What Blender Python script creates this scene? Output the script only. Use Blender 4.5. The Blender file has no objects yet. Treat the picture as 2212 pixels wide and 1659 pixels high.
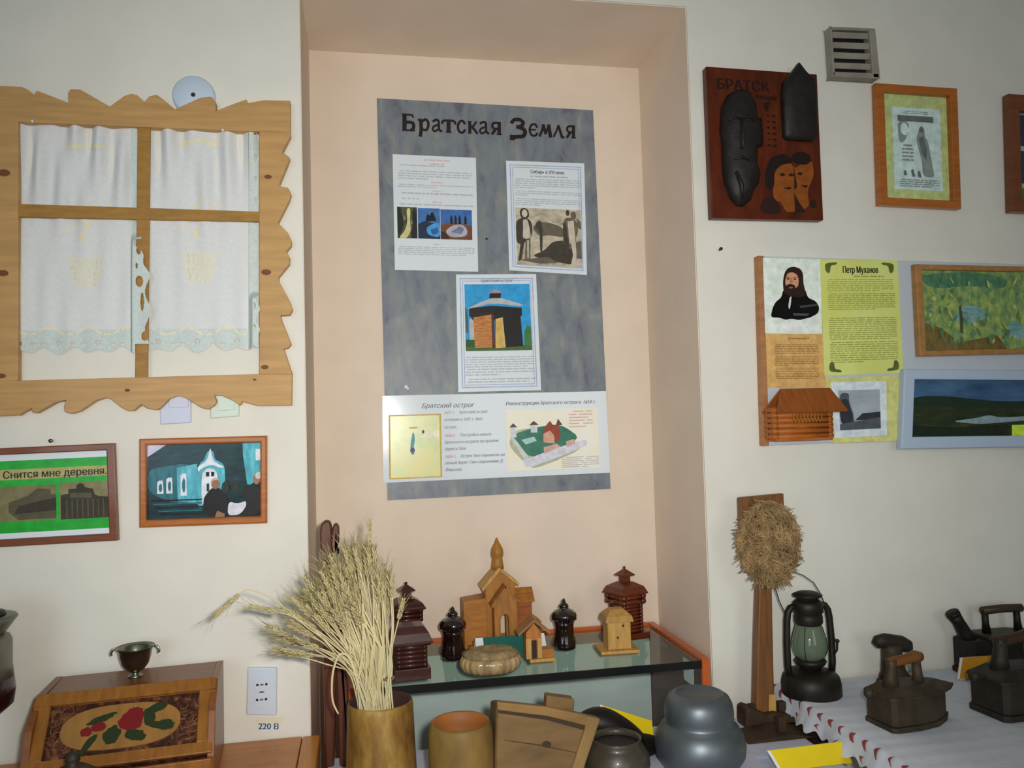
import bpy, bmesh, math, random
from mathutils import Vector, Matrix
from mathutils.geometry import tessellate_polygon
from math import sin, cos, pi, radians

S = bpy.context.scene
COL = S.collection
random.seed(7)

# ------------------------------------------------------------------ camera
FPX = 1766.09
YAW, PITCH, ROLL = .1855, .0506, -.0281
CAM = Vector((.1088, -1.7314, 1.35))
_f = Vector((sin(YAW)*cos(PITCH), cos(YAW)*cos(PITCH), sin(PITCH)))
_r = Vector((cos(YAW), -sin(YAW), 0))
_u = _r.cross(_f)
CR = _r*cos(ROLL) + _u*sin(ROLL)
CU = -_r*sin(ROLL) + _u*cos(ROLL)
cd = bpy.data.cameras.new('camera')
cam = bpy.data.objects.new('camera', cd)
COL.objects.link(cam)
cam.matrix_world = Matrix(((CR.x, CU.x, -_f.x, CAM.x), (CR.y, CU.y, -_f.y, CAM.y),
                           (CR.z, CU.z, -_f.z, CAM.z), (0, 0, 0, 1)))
cd.sensor_width = 36
cd.lens = FPX/2212*36
cd.clip_start = .02
S.camera = cam

# ------------------------------------------------------------------ light
w = bpy.data.worlds.new('world')
S.world = w
w.use_nodes = True
w.node_tree.nodes['Background'].inputs[0].default_value = (.75, .85, 1, 1)
w.node_tree.nodes['Background'].inputs[1].default_value = .35
def look_at(o, target):
    o.rotation_euler = (Vector(target)-o.location).to_track_quat('-Z', 'Y').to_euler()
def area(name, loc, target, sx, sy, power, col):
    l = bpy.data.lights.new(name, 'AREA')
    l.shape = 'RECTANGLE'; l.size = sx; l.size_y = sy; l.energy = power; l.color = col
    o = bpy.data.objects.new(name, l); COL.objects.link(o)
    o.location = loc; look_at(o, target)
    return o
# the camera's own flash, a little right of and above the lens
fl = bpy.data.lights.new('camera_flash', 'SPOT')
fl.energy = 84; fl.spot_size = radians(94); fl.spot_blend = 1.0; fl.shadow_soft_size = .022
fl.color = (1, .955, .89)
fo = bpy.data.objects.new('camera_flash', fl); COL.objects.link(fo)
fo.location = CAM + CR*.055 + CU*.04
look_at(fo, (.36, 0, 1.38))
# daylight through the two windows in the wall behind the photographer
area('window_daylight', (-1.35, -4.40, 1.65), (-.2, 0, 1.2), 1.3, 1.5, 26, (.70, .86, 1))
area('window_daylight', (1.55, -4.40, 1.65), (.8, 0, 1.3), 1.3, 1.5, 15, (.95, .96, .92))
S.view_settings.view_transform = 'Standard'
S.view_settings.look = 'None'
S.view_settings.exposure = 0.0
S.view_settings.gamma = 1.0
S.view_settings.use_curve_mapping = False

# ------------------------------------------------------------------ projection helpers (survey of the place)
def ray(u, v):
    return _f + CR*((u-1106)/FPX) + CU*((829.5-v)/FPX)
def at(u, v, y):
    d = ray(u, v); return CAM + d*((y-CAM.y)/d.y)
def az(u, v, z):
    d = ray(u, v); return CAM + d*((z-CAM.z)/d.z)
def depth(p): return (Vector(p)-CAM).dot(_f)

# ------------------------------------------------------------------ materials
def lin(c):
    c = c/255
    return c/12.92 if c <= .04045 else ((c+.055)/1.055)**2.4
def C(r, g, b, k=1.0):
    return (min(lin(r)*k, .93), min(lin(g)*k, .93), min(lin(b)*k, .93), 1)
_mats = {}
def mat(name, col, rough=.6, metal=0., var=.0, scale=20., stretch=(1, 1, 1), bump=0., spec=.4, col2=None,
        trans=0., coat=0., sheen=0., alpha=1., detail=4):
    if name in _mats: return _mats[name]
    m = bpy.data.materials.new(name); m.use_nodes = True
    nt = m.node_tree; b = nt.nodes['Principled BSDF']
    b.inputs['Base Color'].default_value = col
    b.inputs['Roughness'].default_value = rough
    b.inputs['Metallic'].default_value = metal
    b.inputs['Specular IOR Level'].default_value = spec
    b.inputs['Transmission Weight'].default_value = trans
    b.inputs['Coat Weight'].default_value = coat
    b.inputs['Coat Roughness'].default_value = .08
    b.inputs['Alpha'].default_value = alpha
    if var or bump or col2:
        tc = nt.nodes.new('ShaderNodeTexCoord'); mp = nt.nodes.new('ShaderNodeMapping')
        mp.inputs['Scale'].default_value = stretch
        n = nt.nodes.new('ShaderNodeTexNoise'); n.inputs['Scale'].default_value = scale
        n.inputs['Detail'].default_value = detail
        nt.links.new(tc.outputs['Object'], mp.inputs['Vector']); nt.links.new(mp.outputs[0], n.inputs['Vector'])
        if var or col2:
            r = nt.nodes.new('ShaderNodeValToRGB')
            e = r.color_ramp.elements
            e[0].position = .32; e[1].position = .68
            c2 = col2 or tuple(min(1, x*(1+var)) for x in col[:3]) + (1,)
            c1 = col if col2 else tuple(x*(1-var) for x in col[:3]) + (1,)
            e[0].color = c1; e[1].color = c2
            nt.links.new(n.outputs['Fac'], r.inputs[0]); nt.links.new(r.outputs[0], b.inputs['Base Color'])
        if bump:
            bp = nt.nodes.new('ShaderNodeBump'); bp.inputs['Strength'].default_value = bump
            bp.inputs['Distance'].default_value = .004
            nt.links.new(n.outputs['Fac'], bp.inputs['Height']); nt.links.new(bp.outputs[0], b.inputs['Normal'])
    _mats[name] = m
    return m
def ramp_mat(name, stops, scale=20, stretch=(1, 1, 1), rough=.6, detail=6, spec=.3, distort=0., noise_rough=.6):
    if name in _mats: return _mats[name]
    m = bpy.data.materials.new(name); m.use_nodes = True
    nt = m.node_tree; b = nt.nodes['Principled BSDF']
    b.inputs['Roughness'].default_value = rough; b.inputs['Specular IOR Level'].default_value = spec
    tc = nt.nodes.new('ShaderNodeTexCoord'); mp = nt.nodes.new('ShaderNodeMapping')
    mp.inputs['Scale'].default_value = stretch
    n = nt.nodes.new('ShaderNodeTexNoise'); n.inputs['Scale'].default_value = scale
    n.inputs['Detail'].default_value = detail; n.inputs['Distortion'].default_value = distort
    n.inputs['Roughness'].default_value = noise_rough
    r = nt.nodes.new('ShaderNodeValToRGB'); e = r.color_ramp.elements
    e[0].position, e[0].color = stops[0]; e[1].position, e[1].color = stops[-1]
    for p, c in stops[1:-1]:
        x = e.new(p); x.color = c
    nt.links.new(tc.outputs['Object'], mp.inputs['Vector']); nt.links.new(mp.outputs[0], n.inputs['Vector'])
    nt.links.new(n.outputs['Fac'], r.inputs[0]); nt.links.new(r.outputs[0], b.inputs['Base Color'])
    _mats[name] = m
    return m
def flat(r, g, b, k=1.35, rough=.5, spec=.3):
    n = 'print_%d_%d_%d_%d' % (r, g, b, int(k*100))
    return mat(n, C(r, g, b, k), rough=rough, spec=spec, var=.16, scale=70, detail=6)

# ------------------------------------------------------------------ mesh helpers
class MB:
    def __init__(s): s.v = []; s.f = []; s.m = []; s.sm = []
    def add(s, vs, fs, mi=0, smooth=False):
        o = len(s.v); s.v += [tuple(p) for p in vs]
        for f in fs: s.f.append([i+o for i in f]); s.m.append(mi); s.sm.append(smooth)
        return s
    def box(s, x0, x1, y0, y1, z0, z1, mi=0, M=None):
        vs = [Vector((x, y, z)) for z in (z0, z1) for y in (y0, y1) for x in (x0, x1)]
        if M: vs = [M @ p for p in vs]
        return s.add(vs, [(0, 2, 3, 1), (4, 5, 7, 6), (0, 1, 5, 4), (2, 6, 7, 3), (0, 4, 6, 2), (1, 3, 7, 5)], mi)
    def prism(s, pts, y0, y1, mi=0):           # outline in x,z ; y0 front, y1 back
        n = len(pts)
        vs = [(x, y0, z) for x, z in pts] + [(x, y1, z) for x, z in pts]
        fs = [list(range(n)), list(range(2*n-1, n-1, -1))]
        fs += [(i, i+n, (i+1) % n+n, (i+1) % n) for i in range(n)]
        return s.add(vs, fs, mi)
    def prismx(s, pts, x0, x1, mi=0):          # outline in y,z
        n = len(pts)
        vs = [(x0, y, z) for y, z in pts] + [(x1, y, z) for y, z in pts]
        fs = [list(range(n)), list(range(2*n-1, n-1, -1))]
        fs += [(i, (i+1) % n, (i+1) % n+n, i+n) for i in range(n)]
        return s.add(vs, fs, mi)
    def prismz(s, pts, z0, z1, mi=0, top=1.0, c=(0, 0)):
        n = len(pts)
        vs = [(x, y, z0) for x, y in pts] + [(c[0]+(x-c[0])*top, c[1]+(y-c[1])*top, z1) for x, y in pts]
        fs = [list(range(n-1, -1, -1)), list(range(n, 2*n))]
        fs += [(i, (i+1) % n, (i+1) % n+n, i+n) for i in range(n)]
        return s.add(vs, fs, mi)
    def poly(s, pts, mi=0): return s.add(pts, [list(range(len(pts)))], mi)
    def lathe(s, prof, seg=40, c=(0, 0, 0), mi=0, smooth=True, sy=1.0, a0=0.0, rib=0, ribamp=0.0, cap=True):
        n = len(prof); vs = []
        for r, z in prof:
            for k in range(seg):
                a = 2*pi*k/seg+a0
                rr = r*(1+ribamp*cos(rib*a)) if rib else r
                vs.append((c[0]+rr*cos(a), c[1]+rr*sin(a)*sy, c[2]+z))
        fs = []
        for i in range(n-1):
            for k in range(seg):
                k2 = (k+1) % seg
                fs.append((i*seg+k, i*seg+k2, (i+1)*seg+k2, (i+1)*seg+k))
        s.add(vs, fs, mi, smooth)
        o = len(s.v)-n*seg
        if cap and prof[0][0] > 1e-5: s.f.append([o+k for k in range(seg-1, -1, -1)]); s.m.append(mi); s.sm.append(False)
        if cap and prof[-1][0] > 1e-5: s.f.append([o+(n-1)*seg+k for k in range(seg)]); s.m.append(mi); s.sm.append(False)
        return s
    def tube(s, pts, r, seg=8, mi=0, cap=True, flat_=1.0):
        pts = [Vector(p) for p in pts]; n = len(pts)
        rs = r if isinstance(r, (list, tuple)) else [r]*n
        vs = []; ref = None
        for i, p in enumerate(pts):
            t = (pts[min(i+1, n-1)]-pts[max(i-1, 0)]).normalized()
            if ref is None:
                ref = t.orthogonal().normalized()
                if abs(t.y) < .9: ref = (Vector((0, 1, 0))-t*t.y).normalized()
            a = (ref-t*ref.dot(t)).normalized(); ref = a; b = t.cross(a)
            for k in range(seg):
                th = 2*pi*k/seg
                vs.append(p+a*(rs[i]*cos(th)*flat_)+b*(rs[i]*sin(th)))
        fs = []
        for i in range(n-1):
            for k in range(seg):
                k2 = (k+1) % seg
                fs.append((i*seg+k, i*seg+k2, (i+1)*seg+k2, (i+1)*seg+k))
        if cap: fs += [tuple(range(seg-1, -1, -1)), tuple((n-1)*seg+k for k in range(seg))]
        return s.add(vs, fs, mi, True)
    def ball(s, c, r, seg=16, rings=8, mi=0, sc=(1, 1, 1), M=None):
        vs = []; fs = []
        for i in range(rings+1):
            ph = pi*i/rings
            for k in range(seg):
                th = 2*pi*k/seg
                p = Vector((r*sc[0]*sin(ph)*cos(th), r*sc[1]*sin(ph)*sin(th), r*sc[2]*cos(ph)))
                if M: p = M @ p
                vs.append(Vector(c)+p)
        for i in range(rings):
            for k in range(seg):
                k2 = (k+1) % seg
                fs.append((i*seg+k, (i+1)*seg+k, (i+1)*seg+k2, i*seg+k2))
        return s.add(vs, fs, mi, True)
    def build(s, name, mats, parent=None, bevel=0, off=(0, 0, 0), seg=2):
        me = bpy.data.meshes.new(name)
        off = Vector(off)
        me.from_pydata([Vector(p)-off for p in s.v], [], s.f)
        if not isinstance(mats, (list, tuple)): mats = [mats]
        for m in mats: me.materials.append(m)
        me.polygons.foreach_set('material_index', s.m)
        me.polygons.foreach_set('use_smooth', s.sm)
        bm = bmesh.new(); bm.from_mesh(me)
        bmesh.ops.remove_doubles(bm, verts=bm.verts, dist=1e-6)
        bmesh.ops.recalc_face_normals(bm, faces=bm.faces)
        bm.to_mesh(me); bm.free(); me.update()
        o = bpy.data.objects.new(name, me); COL.objects.link(o)
        if parent: o.parent = parent
        else: o.location = off
        if bevel:
            md = o.modifiers.new('bevel', 'BEVEL'); md.width = bevel; md.segments = seg; md.limit_method = 'ANGLE'
            md.angle_limit = radians(35)
        return o
def tag(o, label, cat, group=None, kind=None):
    if label: o['label'] = label
    if cat: o['category'] = cat
    if group: o['group'] = group
    if kind: o['kind'] = kind
    return o
def thing(name, loc, label, cat, group=None, rz=0):
    o = bpy.data.objects.new(name, None); COL.objects.link(o)
    o.location = loc; o.rotation_euler = (0, 0, rz); o.empty_display_size = .02
    return tag(o, label, cat, group)
def lab(o, text): o['label'] = text; return o
def struct(o): o['kind'] = 'structure'; return o

def text_mesh(txt, size, shear=0., align='LEFT', sx=1.0, space=1.0):
    """letters as flat triangles; every outline is filled on its own because strokes of one letter may overlap"""
    cu = bpy.data.curves.new('t', 'FONT'); cu.body = txt; cu.size = size; cu.shear = shear
    cu.align_x = align; cu.resolution_u = 3; cu.space_character = space; cu.fill_mode = 'NONE'
    ob = bpy.data.objects.new('t', cu); COL.objects.link(ob)
    dg = bpy.context.evaluated_depsgraph_get()
    me = bpy.data.meshes.new_from_object(ob.evaluated_get(dg))
    co = [Vector((v.co.x*sx, v.co.y, 0)) for v in me.vertices]
    nxt = {}
    for e_ in me.edges:
        a, c = e_.vertices; nxt.setdefault(a, []).append(c); nxt.setdefault(c, []).append(a)
    bpy.data.objects.remove(ob); bpy.data.curves.remove(cu); bpy.data.meshes.remove(me)
    seen = set(); loops = []
    for i in range(len(co)):
        if i in seen or i not in nxt: continue
        lp = [i]; seen.add(i); cur = min(nxt[i], key=lambda k: (k != i+1, k))
        while cur not in seen:
            lp.append(cur); seen.add(cur)
            n_ = [k for k in nxt[cur] if k not in seen]
            if not n_: break
            cur = n_[0]
        if len(lp) > 2: loops.append([co[k] for k in lp])
    def sarea(L): return sum(a.x*b.y-b.x*a.y for a, b in zip(L, L[1:]+L[:1]))/2
    def inside(p, L):
        c = False
        for a, b in zip(L, L[1:]+L[:1]):
            if (a.y > p.y) != (b.y > p.y) and p.x < (b.x-a.x)*(p.y-a.y)/(b.y-a.y)+a.x: c = not c
        return c
    if not loops: return [], []
    isin = lambda h, L: h is not L and sarea(h)*sarea(L) < 0 and abs(sarea(h)) < abs(sarea(L)) and all(inside(p, L) for p in h[::2])
    holes = [h for h in loops if any(isin(h, L) for L in loops)]; outer = [L for L in loops if not any(L is h for h in holes)]
    vs = []; fs = []
    for L in outer:
        grp = [L]+[h for h in holes if isin(h, L)]
        flat_ = [p for g in grp for p in g]; o = len(vs)
        vs += [(p.x, p.y) for p in flat_]
        fs += [[o+k for k in t] for t in tessellate_polygon(grp)]
    return vs, fs

class Quad:
    """A flat rectangle on a wall plane: (s,t) in 0..1 from its upper left corner to metres relative to its centre."""
    def __init__(q, px, y):
        P = [at(u, v, y) for u, v in px]
        q.c = sum(P, Vector())/4
        q.P = [p-q.c for p in P]; q.y = y
        q.w = ((P[1]-P[0]).length+(P[2]-P[3]).length)/2; q.h = ((P[3]-P[0]).length+(P[2]-P[1]).length)/2
    def __call__(q, s, t):
        a, b, c, d = q.P
        p = a*(1-s)*(1-t)+b*s*(1-t)+c*s*t+d*(1-s)*t
        return (p.x, p.z)
    def inset(q, m):                     # normalised margins for m metres
        return m/q.w, m/q.h

class Print:
    """One printed or painted part: stacked flat shapes, each layer a hair in front of the last."""
    def __init__(p, q, y0): p.q = q; p.y = y0; p.k = 0; p.mb = MB(); p.mats = []
    def mi(p, m):
        if m not in p.mats: p.mats.append(m)
        return p.mats.index(m)
    def shape(p, pts, m, sharp=False):
        p.k += 1
        y = p.y-.00012*p.k
        if len(pts) >= 6 and not sharp:                     # round the corners of hand drawn shapes
            for _ in range(2):
                o = []
                for (a, b), (c, d) in zip(pts, pts[1:]+pts[:1]):
                    o += [(a*.8+c*.2, b*.8+d*.2), (a*.2+c*.8, b*.2+d*.8)]
                pts = o
        p.mb.poly([(x, y, z) for x, z in (p.q(s, t) for s, t in pts)], p.mi(m)); return p
    def rect(p, s0, t0, s1, t1, m, n=1): return p.shape([(s0, t0), (s1, t0), (s1, t1), (s0, t1)], m)
    def blob(p, cs, ct, rs, rt, m, n=22, j=.12, seed=0, rot=0):
        rd = random.Random(seed); pts = []
        for i in range(n):
            a = 2*pi*i/n; k = 1+rd.uniform(-j, j)
            dx, dy = rs*k*cos(a), rt*k*sin(a)
            pts.append((cs+dx*cos(rot)-dy*sin(rot)*rs/max(rt, 1e-6)*0-dy*sin(rot), ct+dx*sin(rot)+dy*cos(rot)))
        return p.shape(pts, m)
    def lines(p, s0, s1, t0, t1, n, m, hh=.35, seed=0, last=.6, gaps=True):
        """rows of unreadable small print as rows of word-length dashes"""
        rd = random.Random(seed); p.k += 1; y = p.y-.00012*p.k
        for i in range(n):
            t = t0+(t1-t0)*(i+.5)/n; h = (t1-t0)/n*hh
            s = s0+(.02 if i == 0 else 0); e = s1 if i < n-1 else s0+(s1-s0)*last
            while s < e-.01:
                L = rd.uniform(.03, .11); a, b = s, min(s+L, e)
                pts = [p.q(a, t-h/2), p.q(b, t-h/2), p.q(b, t+h/2), p.q(a, t+h/2)]
                p.mb.poly([(x, y, z) for x, z in pts], p.mi(m))
                s = b+rd.uniform(.008, .018)
        return p
    def text(p, txt, s, t, size, m, bold=0., **kw):
        vs, fs = text_mesh(txt, size, **kw)
        for dx in ((0,) if not bold else (0, -bold, bold)):      # heavier letters: impressions side by side
            p.k += .34; y = p.y-.00012*p.k
            for i, f in enumerate(fs):
                out = []
                for k in f:
                    x, z = vs[k]; X, Z = p.q(s+(x+dx)/p.q.w, t-z/p.q.h); out.append((X, y-1.4e-5*(i % 9), Z))
                p.mb.poly(out, p.mi(m))
        return p
    def build(p, name, parent): return p.mb.build(name, p.mats, parent)

def frame_part(q, outer_px, inner, y0, y1, m, parent, name='frame', bevel=.002):
    """picture frame: four mitred bars between (0..1) and the inner margins (l,t,r,b)"""
    l, t, r, b = inner
    O = [q(0, 0), q(1, 0), q(1, 1), q(0, 1)]; I = [q(l, t), q(1-r, t), q(1-r, 1-b), q(l, 1-b)]
    mb = MB()
    for i in range(4):
        j = (i+1) % 4
        mb.prism([O[i], O[j], I[j], I[i]], y0, y1)
    return mb.build(name, m, parent, bevel)

# ------------------------------------------------------------------ shared materials
M_WALL = mat('cream_wall_paint', C(226, 224, 214), .85, var=.03, scale=9, bump=.12, spec=.2)
M_NICHE = mat('peach_niche_paint', C(230, 213, 195), .85, var=.03, scale=9, bump=.12, spec=.2)
M_PINE = mat('pine_board', C(188, 147, 90), .55, var=.12, scale=7, stretch=(1, 1, 9), bump=.05, coat=.1)
M_PINEH = mat('pine_board_along', C(188, 147, 90), .55, var=.12, scale=7, stretch=(1.2, 1, 14), bump=.05, coat=.1)
M_PINEB = mat('pine_bar', C(160, 118, 50), .5, var=.16, scale=9, stretch=(3, 3, 12))
M_KNOT = mat('pine_knot', C(110, 66, 30), .6)
M_ORANGE = mat('orange_varnished_wood', C(172, 98, 32), .35, var=.16, scale=10, stretch=(2, 2, 14), coat=.3)
M_BROWNF = mat('brown_varnished_wood', C(118, 62, 26), .38, var=.16, scale=10, stretch=(2, 2, 14), coat=.3)
M_PAPER = mat('white_paper', C(222, 232, 238), .35, spec=.4)
M_GREYTX = mat('faded_grey_ink', C(186, 190, 200), .5)
M_REDTX = mat('faded_red_ink', C(220, 190, 194), .5)
M_INK = mat('black_ink', C(40, 34, 40), .5)
M_DARKW = mat('dark_red_brown_wood', C(62, 24, 14), .35, var=.25, scale=14, stretch=(3, 3, 14), coat=.35)
M_DARKW2 = mat('dark_purple_brown_wood', C(66, 34, 28), .4, var=.25, scale=14, stretch=(3, 3, 14), coat=.3)
M_LIGHTW = mat('honey_craft_wood', C(162, 106, 40), .5, var=.2, scale=16, stretch=(6, 6, 1.5))
M_PALEW = mat('pale_craft_wood', C(190, 148, 78), .55, var=.16, scale=16, stretch=(6, 6, 1.5))
M_MORTAR = mat('worn_yellow_wood', C(120, 94, 46), .6, var=.32, scale=10, stretch=(2, 2, 1), bump=.2, spec=.3)
M_MORTARIN = mat('orange_wood_inside', C(150, 92, 40), .6, var=.2, scale=14)
M_TUB = mat('worn_brown_tub_wood', C(112, 86, 50), .65, var=.3, scale=10, stretch=(1, 1, 3), bump=.25)
M_TUBD = mat('dark_groove_wood', C(58, 42, 26), .8)
M_IRON = mat('rusty_cast_iron', C(64, 54, 40), .62, metal=.25, var=.35, scale=26, bump=.35)
M_IRON2 = mat('dark_cast_iron', C(48, 42, 34), .6, metal=.25, var=.35, scale=26, bump=.35)
M_BLACK = mat('black_iron', C(26, 22, 20), .5, metal=.3, var=.3, scale=26, bump=.2)
M_CLOTH = mat('pale_blue_white_linen', C(206, 212, 222), .9, var=.04, scale=60, bump=.15, spec=.1)
M_YELLOW = mat('yellow_card', C(236, 208, 20), .5, var=.03, scale=30)
M_OCHRE = mat('ochre_card', C(200, 140, 20), .5, var=.03, scale=30)
M_CARDW = mat('white_card_edge', C(225, 232, 238), .6)
M_STEEL = mat('grey_steel', C(120, 124, 122), .3, metal=.9)
M_DKHOLE = mat('dark_hole', C(60, 34, 34), .8)

# ------------------------------------------------------------------ the room
NW, NH, ND = .868, 2.304, .326          # niche width, height, depth
X0, X1, YF, ZC = -2.3, 3.2, -4.5, 3.0
b = MB()
b.box(X0-.1, 0, 0, .6, 0, ZC); b.box(NW, X1+.1, 0, .6, 0, ZC); b.box(0, NW, 0, .6, NH, ZC)
struct(b.build('wall_back', M_WALL))
b = MB(); e = .0015
b.box(0, NW, ND, .6, 0, NH)
b.box(0, e, .004, ND, 0, NH); b.box(NW-e, NW, .004, ND, 0, NH); b.box(e, NW-e, .004, ND, NH-e, NH)
struct(b.build('wall_niche', M_NICHE))
struct(MB().box(X0-.1, X0, YF, 0, 0, ZC).build('wall_left', M_WALL))
struct(MB().box(X1, X1+.1, YF, 0, 0, ZC).build('wall_right', M_WALL))
b = MB()
b.box(X0-.1, X1+.1, YF-.2, YF, 0, .9); b.box(X0-.1, X1+.1, YF-.2, YF, 2.4, ZC)
b.box(X0-.1, -2.0, YF-.2, YF, .9, 2.4); b.box(-.7, .9, YF-.2, YF, .9, 2.4); b.box(2.2, X1+.1, YF-.2, YF, .9, 2.4)
struct(b.build('wall_front', M_WALL))
M_WFR = mat('white_window_frame', C(225, 228, 230), .4)
M_GLS = mat('window_glass', (1, 1, 1, 1), .02, trans=1.0)
for i, (a, c) in enumerate(((-2.0, -.7), (.9, 2.2))):
    b = MB(); m_ = (a+c)/2
    for x0, x1, z0, z1 in ((a, a+.05, .9, 2.4), (c-.05, c, .9, 2.4), (a+.05, c-.05, .9, .95), (a+.05, c-.05, 2.35, 2.4), (m_-.03, m_+.03, .95, 2.35)):
        b.box(x0, x1, YF-.15, YF-.09, z0, z1)
    wf = struct(b.build('window_%d' % (i+1), M_WFR))
    MB().box(a+.05, c-.05, YF-.122, YF-.118, .95, 2.35).build('pane', M_GLS, wf)
struct(MB().box(X0-.1, X1+.1, YF-.2, .6, -.1, 0).build('floor', mat('brown_floor_boards', C(120, 84, 56), .5, var=.2, scale=5, stretch=(8, 1, 1))))
struct(MB().box(X0-.1, X1+.1, YF-.2, .6, ZC, ZC+.1).build('ceiling', mat('white_ceiling', C(228, 228, 224), .9)))

# ------------------------------------------------------------------ carved window surround on the left wall
def px(pts, y): return [(p.x, p.z) for p in (at(u, v, y) for u, v in pts)]
YW = -.022
T = thing('window_surround', (0, 0, 0), 'pale pine mock window with carved wavy edges hung on the left wall', 'window frame')
wc = at(300, 540, 0); T.location = (wc.x, 0, wc.z)
OFF = (wc.x, 0, wc.z)
top = [(-120, 205), (-60, 182), (0, 185), (46, 187), (58, 192), (74, 205), (79, 195), (148, 222), (147, 200), (152, 192), (173, 193), (237, 230),
       (268, 207), (283, 202), (296, 205), (312, 220), (322, 208), (338, 204), (352, 214), (378, 236), (392, 229), (432, 211), (456, 208),
       (466, 220), (466, 239), (500, 226), (532, 214), (536, 222), (570, 216), (627, 217), (627, 285), (560, 284), (39, 263), (-120, 257)]
MB().prism(px(top, YW), YW, -.001).build('top_board', M_PINEH, T, .0012, OFF)
right = [(560, 284), (627, 285), (628, 292), (609, 328), (626, 340), (622, 352), (604, 395), (604, 402), (622, 405), (629, 418), (625, 432), (600, 481),
         (622, 503), (630, 520), (629, 530), (619, 542), (626, 556), (625, 570), (602, 598), (602, 606), (626, 650), (632, 668), (626, 680),
         (606, 681), (608, 690), (626, 735), (629, 743), (622, 752), (613, 753), (626, 792), (631, 806), (631, 809), (560, 808)]
MB().prism(px(right, YW-.001), YW-.001, -.001).build('right_board', M_PINE, T, .0012, OFF)
bot = [(-120, 826), (38, 822), (560, 808), (631, 808), (630, 876), (558, 877), (523, 867), (518, 876), (508, 868), (480, 855), (463, 854), (468, 868),
       (462, 877), (450, 884), (436, 881), (400, 859), (383, 855), (366, 862), (346, 882), (336, 886), (318, 882), (305, 873), (288, 887),
       (278, 888), (262, 880), (240, 862), (226, 859), (205, 866), (172, 888), (152, 894), (140, 889), (138, 880), (142, 864), (118, 870), (77, 893),
       (70, 890), (68, 882), (50, 890), (40, 897), (0, 899), (-120, 899)]
MB().prism(px(bot, YW), YW, -.001).build('bottom_board', M_PINEH, T, .0012, OFF)
left = [(-60, 258), (40, 262), (38, 822), (-70, 827), (-96, 800), (-84, 760), (-110, 700), (-90, 640), (-112, 580), (-90, 520), (-112, 450), (-92, 390), (-108, 320)]
MB().prism(px(left, YW+.001), YW+.001, -.001).build('left_board', M_PINE, T, .0012, OFF)
mv = [(297, 272), (325, 273), (319, 815), (292, 816)]
MB().prism(px(mv, -.017), -.017, -.011).build('upright_bar', M_PINEB, T, .001, OFF)
mh = [(38, 440), (562, 457), (562, 478), (38, 468)]
MB().prism(px(mh, -.0195), -.0195, -.008).build('cross_bar', M_PINEB, T, .001, OFF)
kb = MB()
for u, v, r in ((8, 373, 9), (579, 382, 6), (575, 588, 8), (572, 793, 6), (275, 843, 4), (550, 820, 3), (6, 590, 8), (3, 812, 6)):
    p = at(u, v, YW-.0012)
    kb.add([(p.x+r*.001*1.25*cos(a*pi/6), YW-.0014, p.z+r*.001*.75*sin(a*pi/6)) for a in range(12)], [list(range(12))])
kb.build('knot', M_KNOT, T, off=OFF)

# curtains hung in the mock window
M_CURT = mat('sheer_white_curtain', C(220, 223, 224), .9, var=.03, scale=140, bump=.1, spec=.1)
M_LACE = mat('white_lace', C(204, 216, 214), .9, var=.07, scale=220, bump=.3, spec=.1)
M_EMB = mat('cream_embroidery', C(232, 226, 194), .85, var=.05, scale=200, bump=.3)
def cloth(name, parent, off, pred, yf, u0, u1, v0, v1, m, step=2.0, ref=-.006):
    nu = int((u1-u0)/step)+1; nv = int((v1-v0)/step)+1
    mb = MB(); idx = {}; vs = []; fs = []
    def vert(i, j):
        if (i, j) not in idx:
            u = u0+(u1-u0)*i/nu; v = v0+(v1-v0)*j/nv
            p = at(u, v, ref); idx[(i, j)] = len(vs); vs.append((p.x, yf(u, v), p.z))
        return idx[(i, j)]
    for i in range(nu):
        for j in range(nv):
            u = u0+(u1-u0)*(i+.5)/nu; v = v0+(v1-v0)*(j+.5)/nv
            if pred(u, v): fs.append((vert(i, j), vert(i, j+1), vert(i+1, j+1), vert(i+1, j)))
    mb.add(vs, fs, 0, True)
    return mb.build(name, m, parent, off=off)
def sst(a, b, x):
    t = max(0, min(1, (x-a)/(b-a))); return t*t*(3-2*t)
def bottom_edge(u, ph):
    return 752+10*abs(sin((u+ph)/27))+5*sin((u+ph)/9)-(u-40)*.012
def folds(u, v, ph, k):
    amp = .0095*(1-sst(280, 560, v)*.82)
    return amp*(sin((u+ph+(v-262)*k*.16)/9.5)+.6*sin((u*1.7+ph-(v-262)*k*.1)/12))
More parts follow.
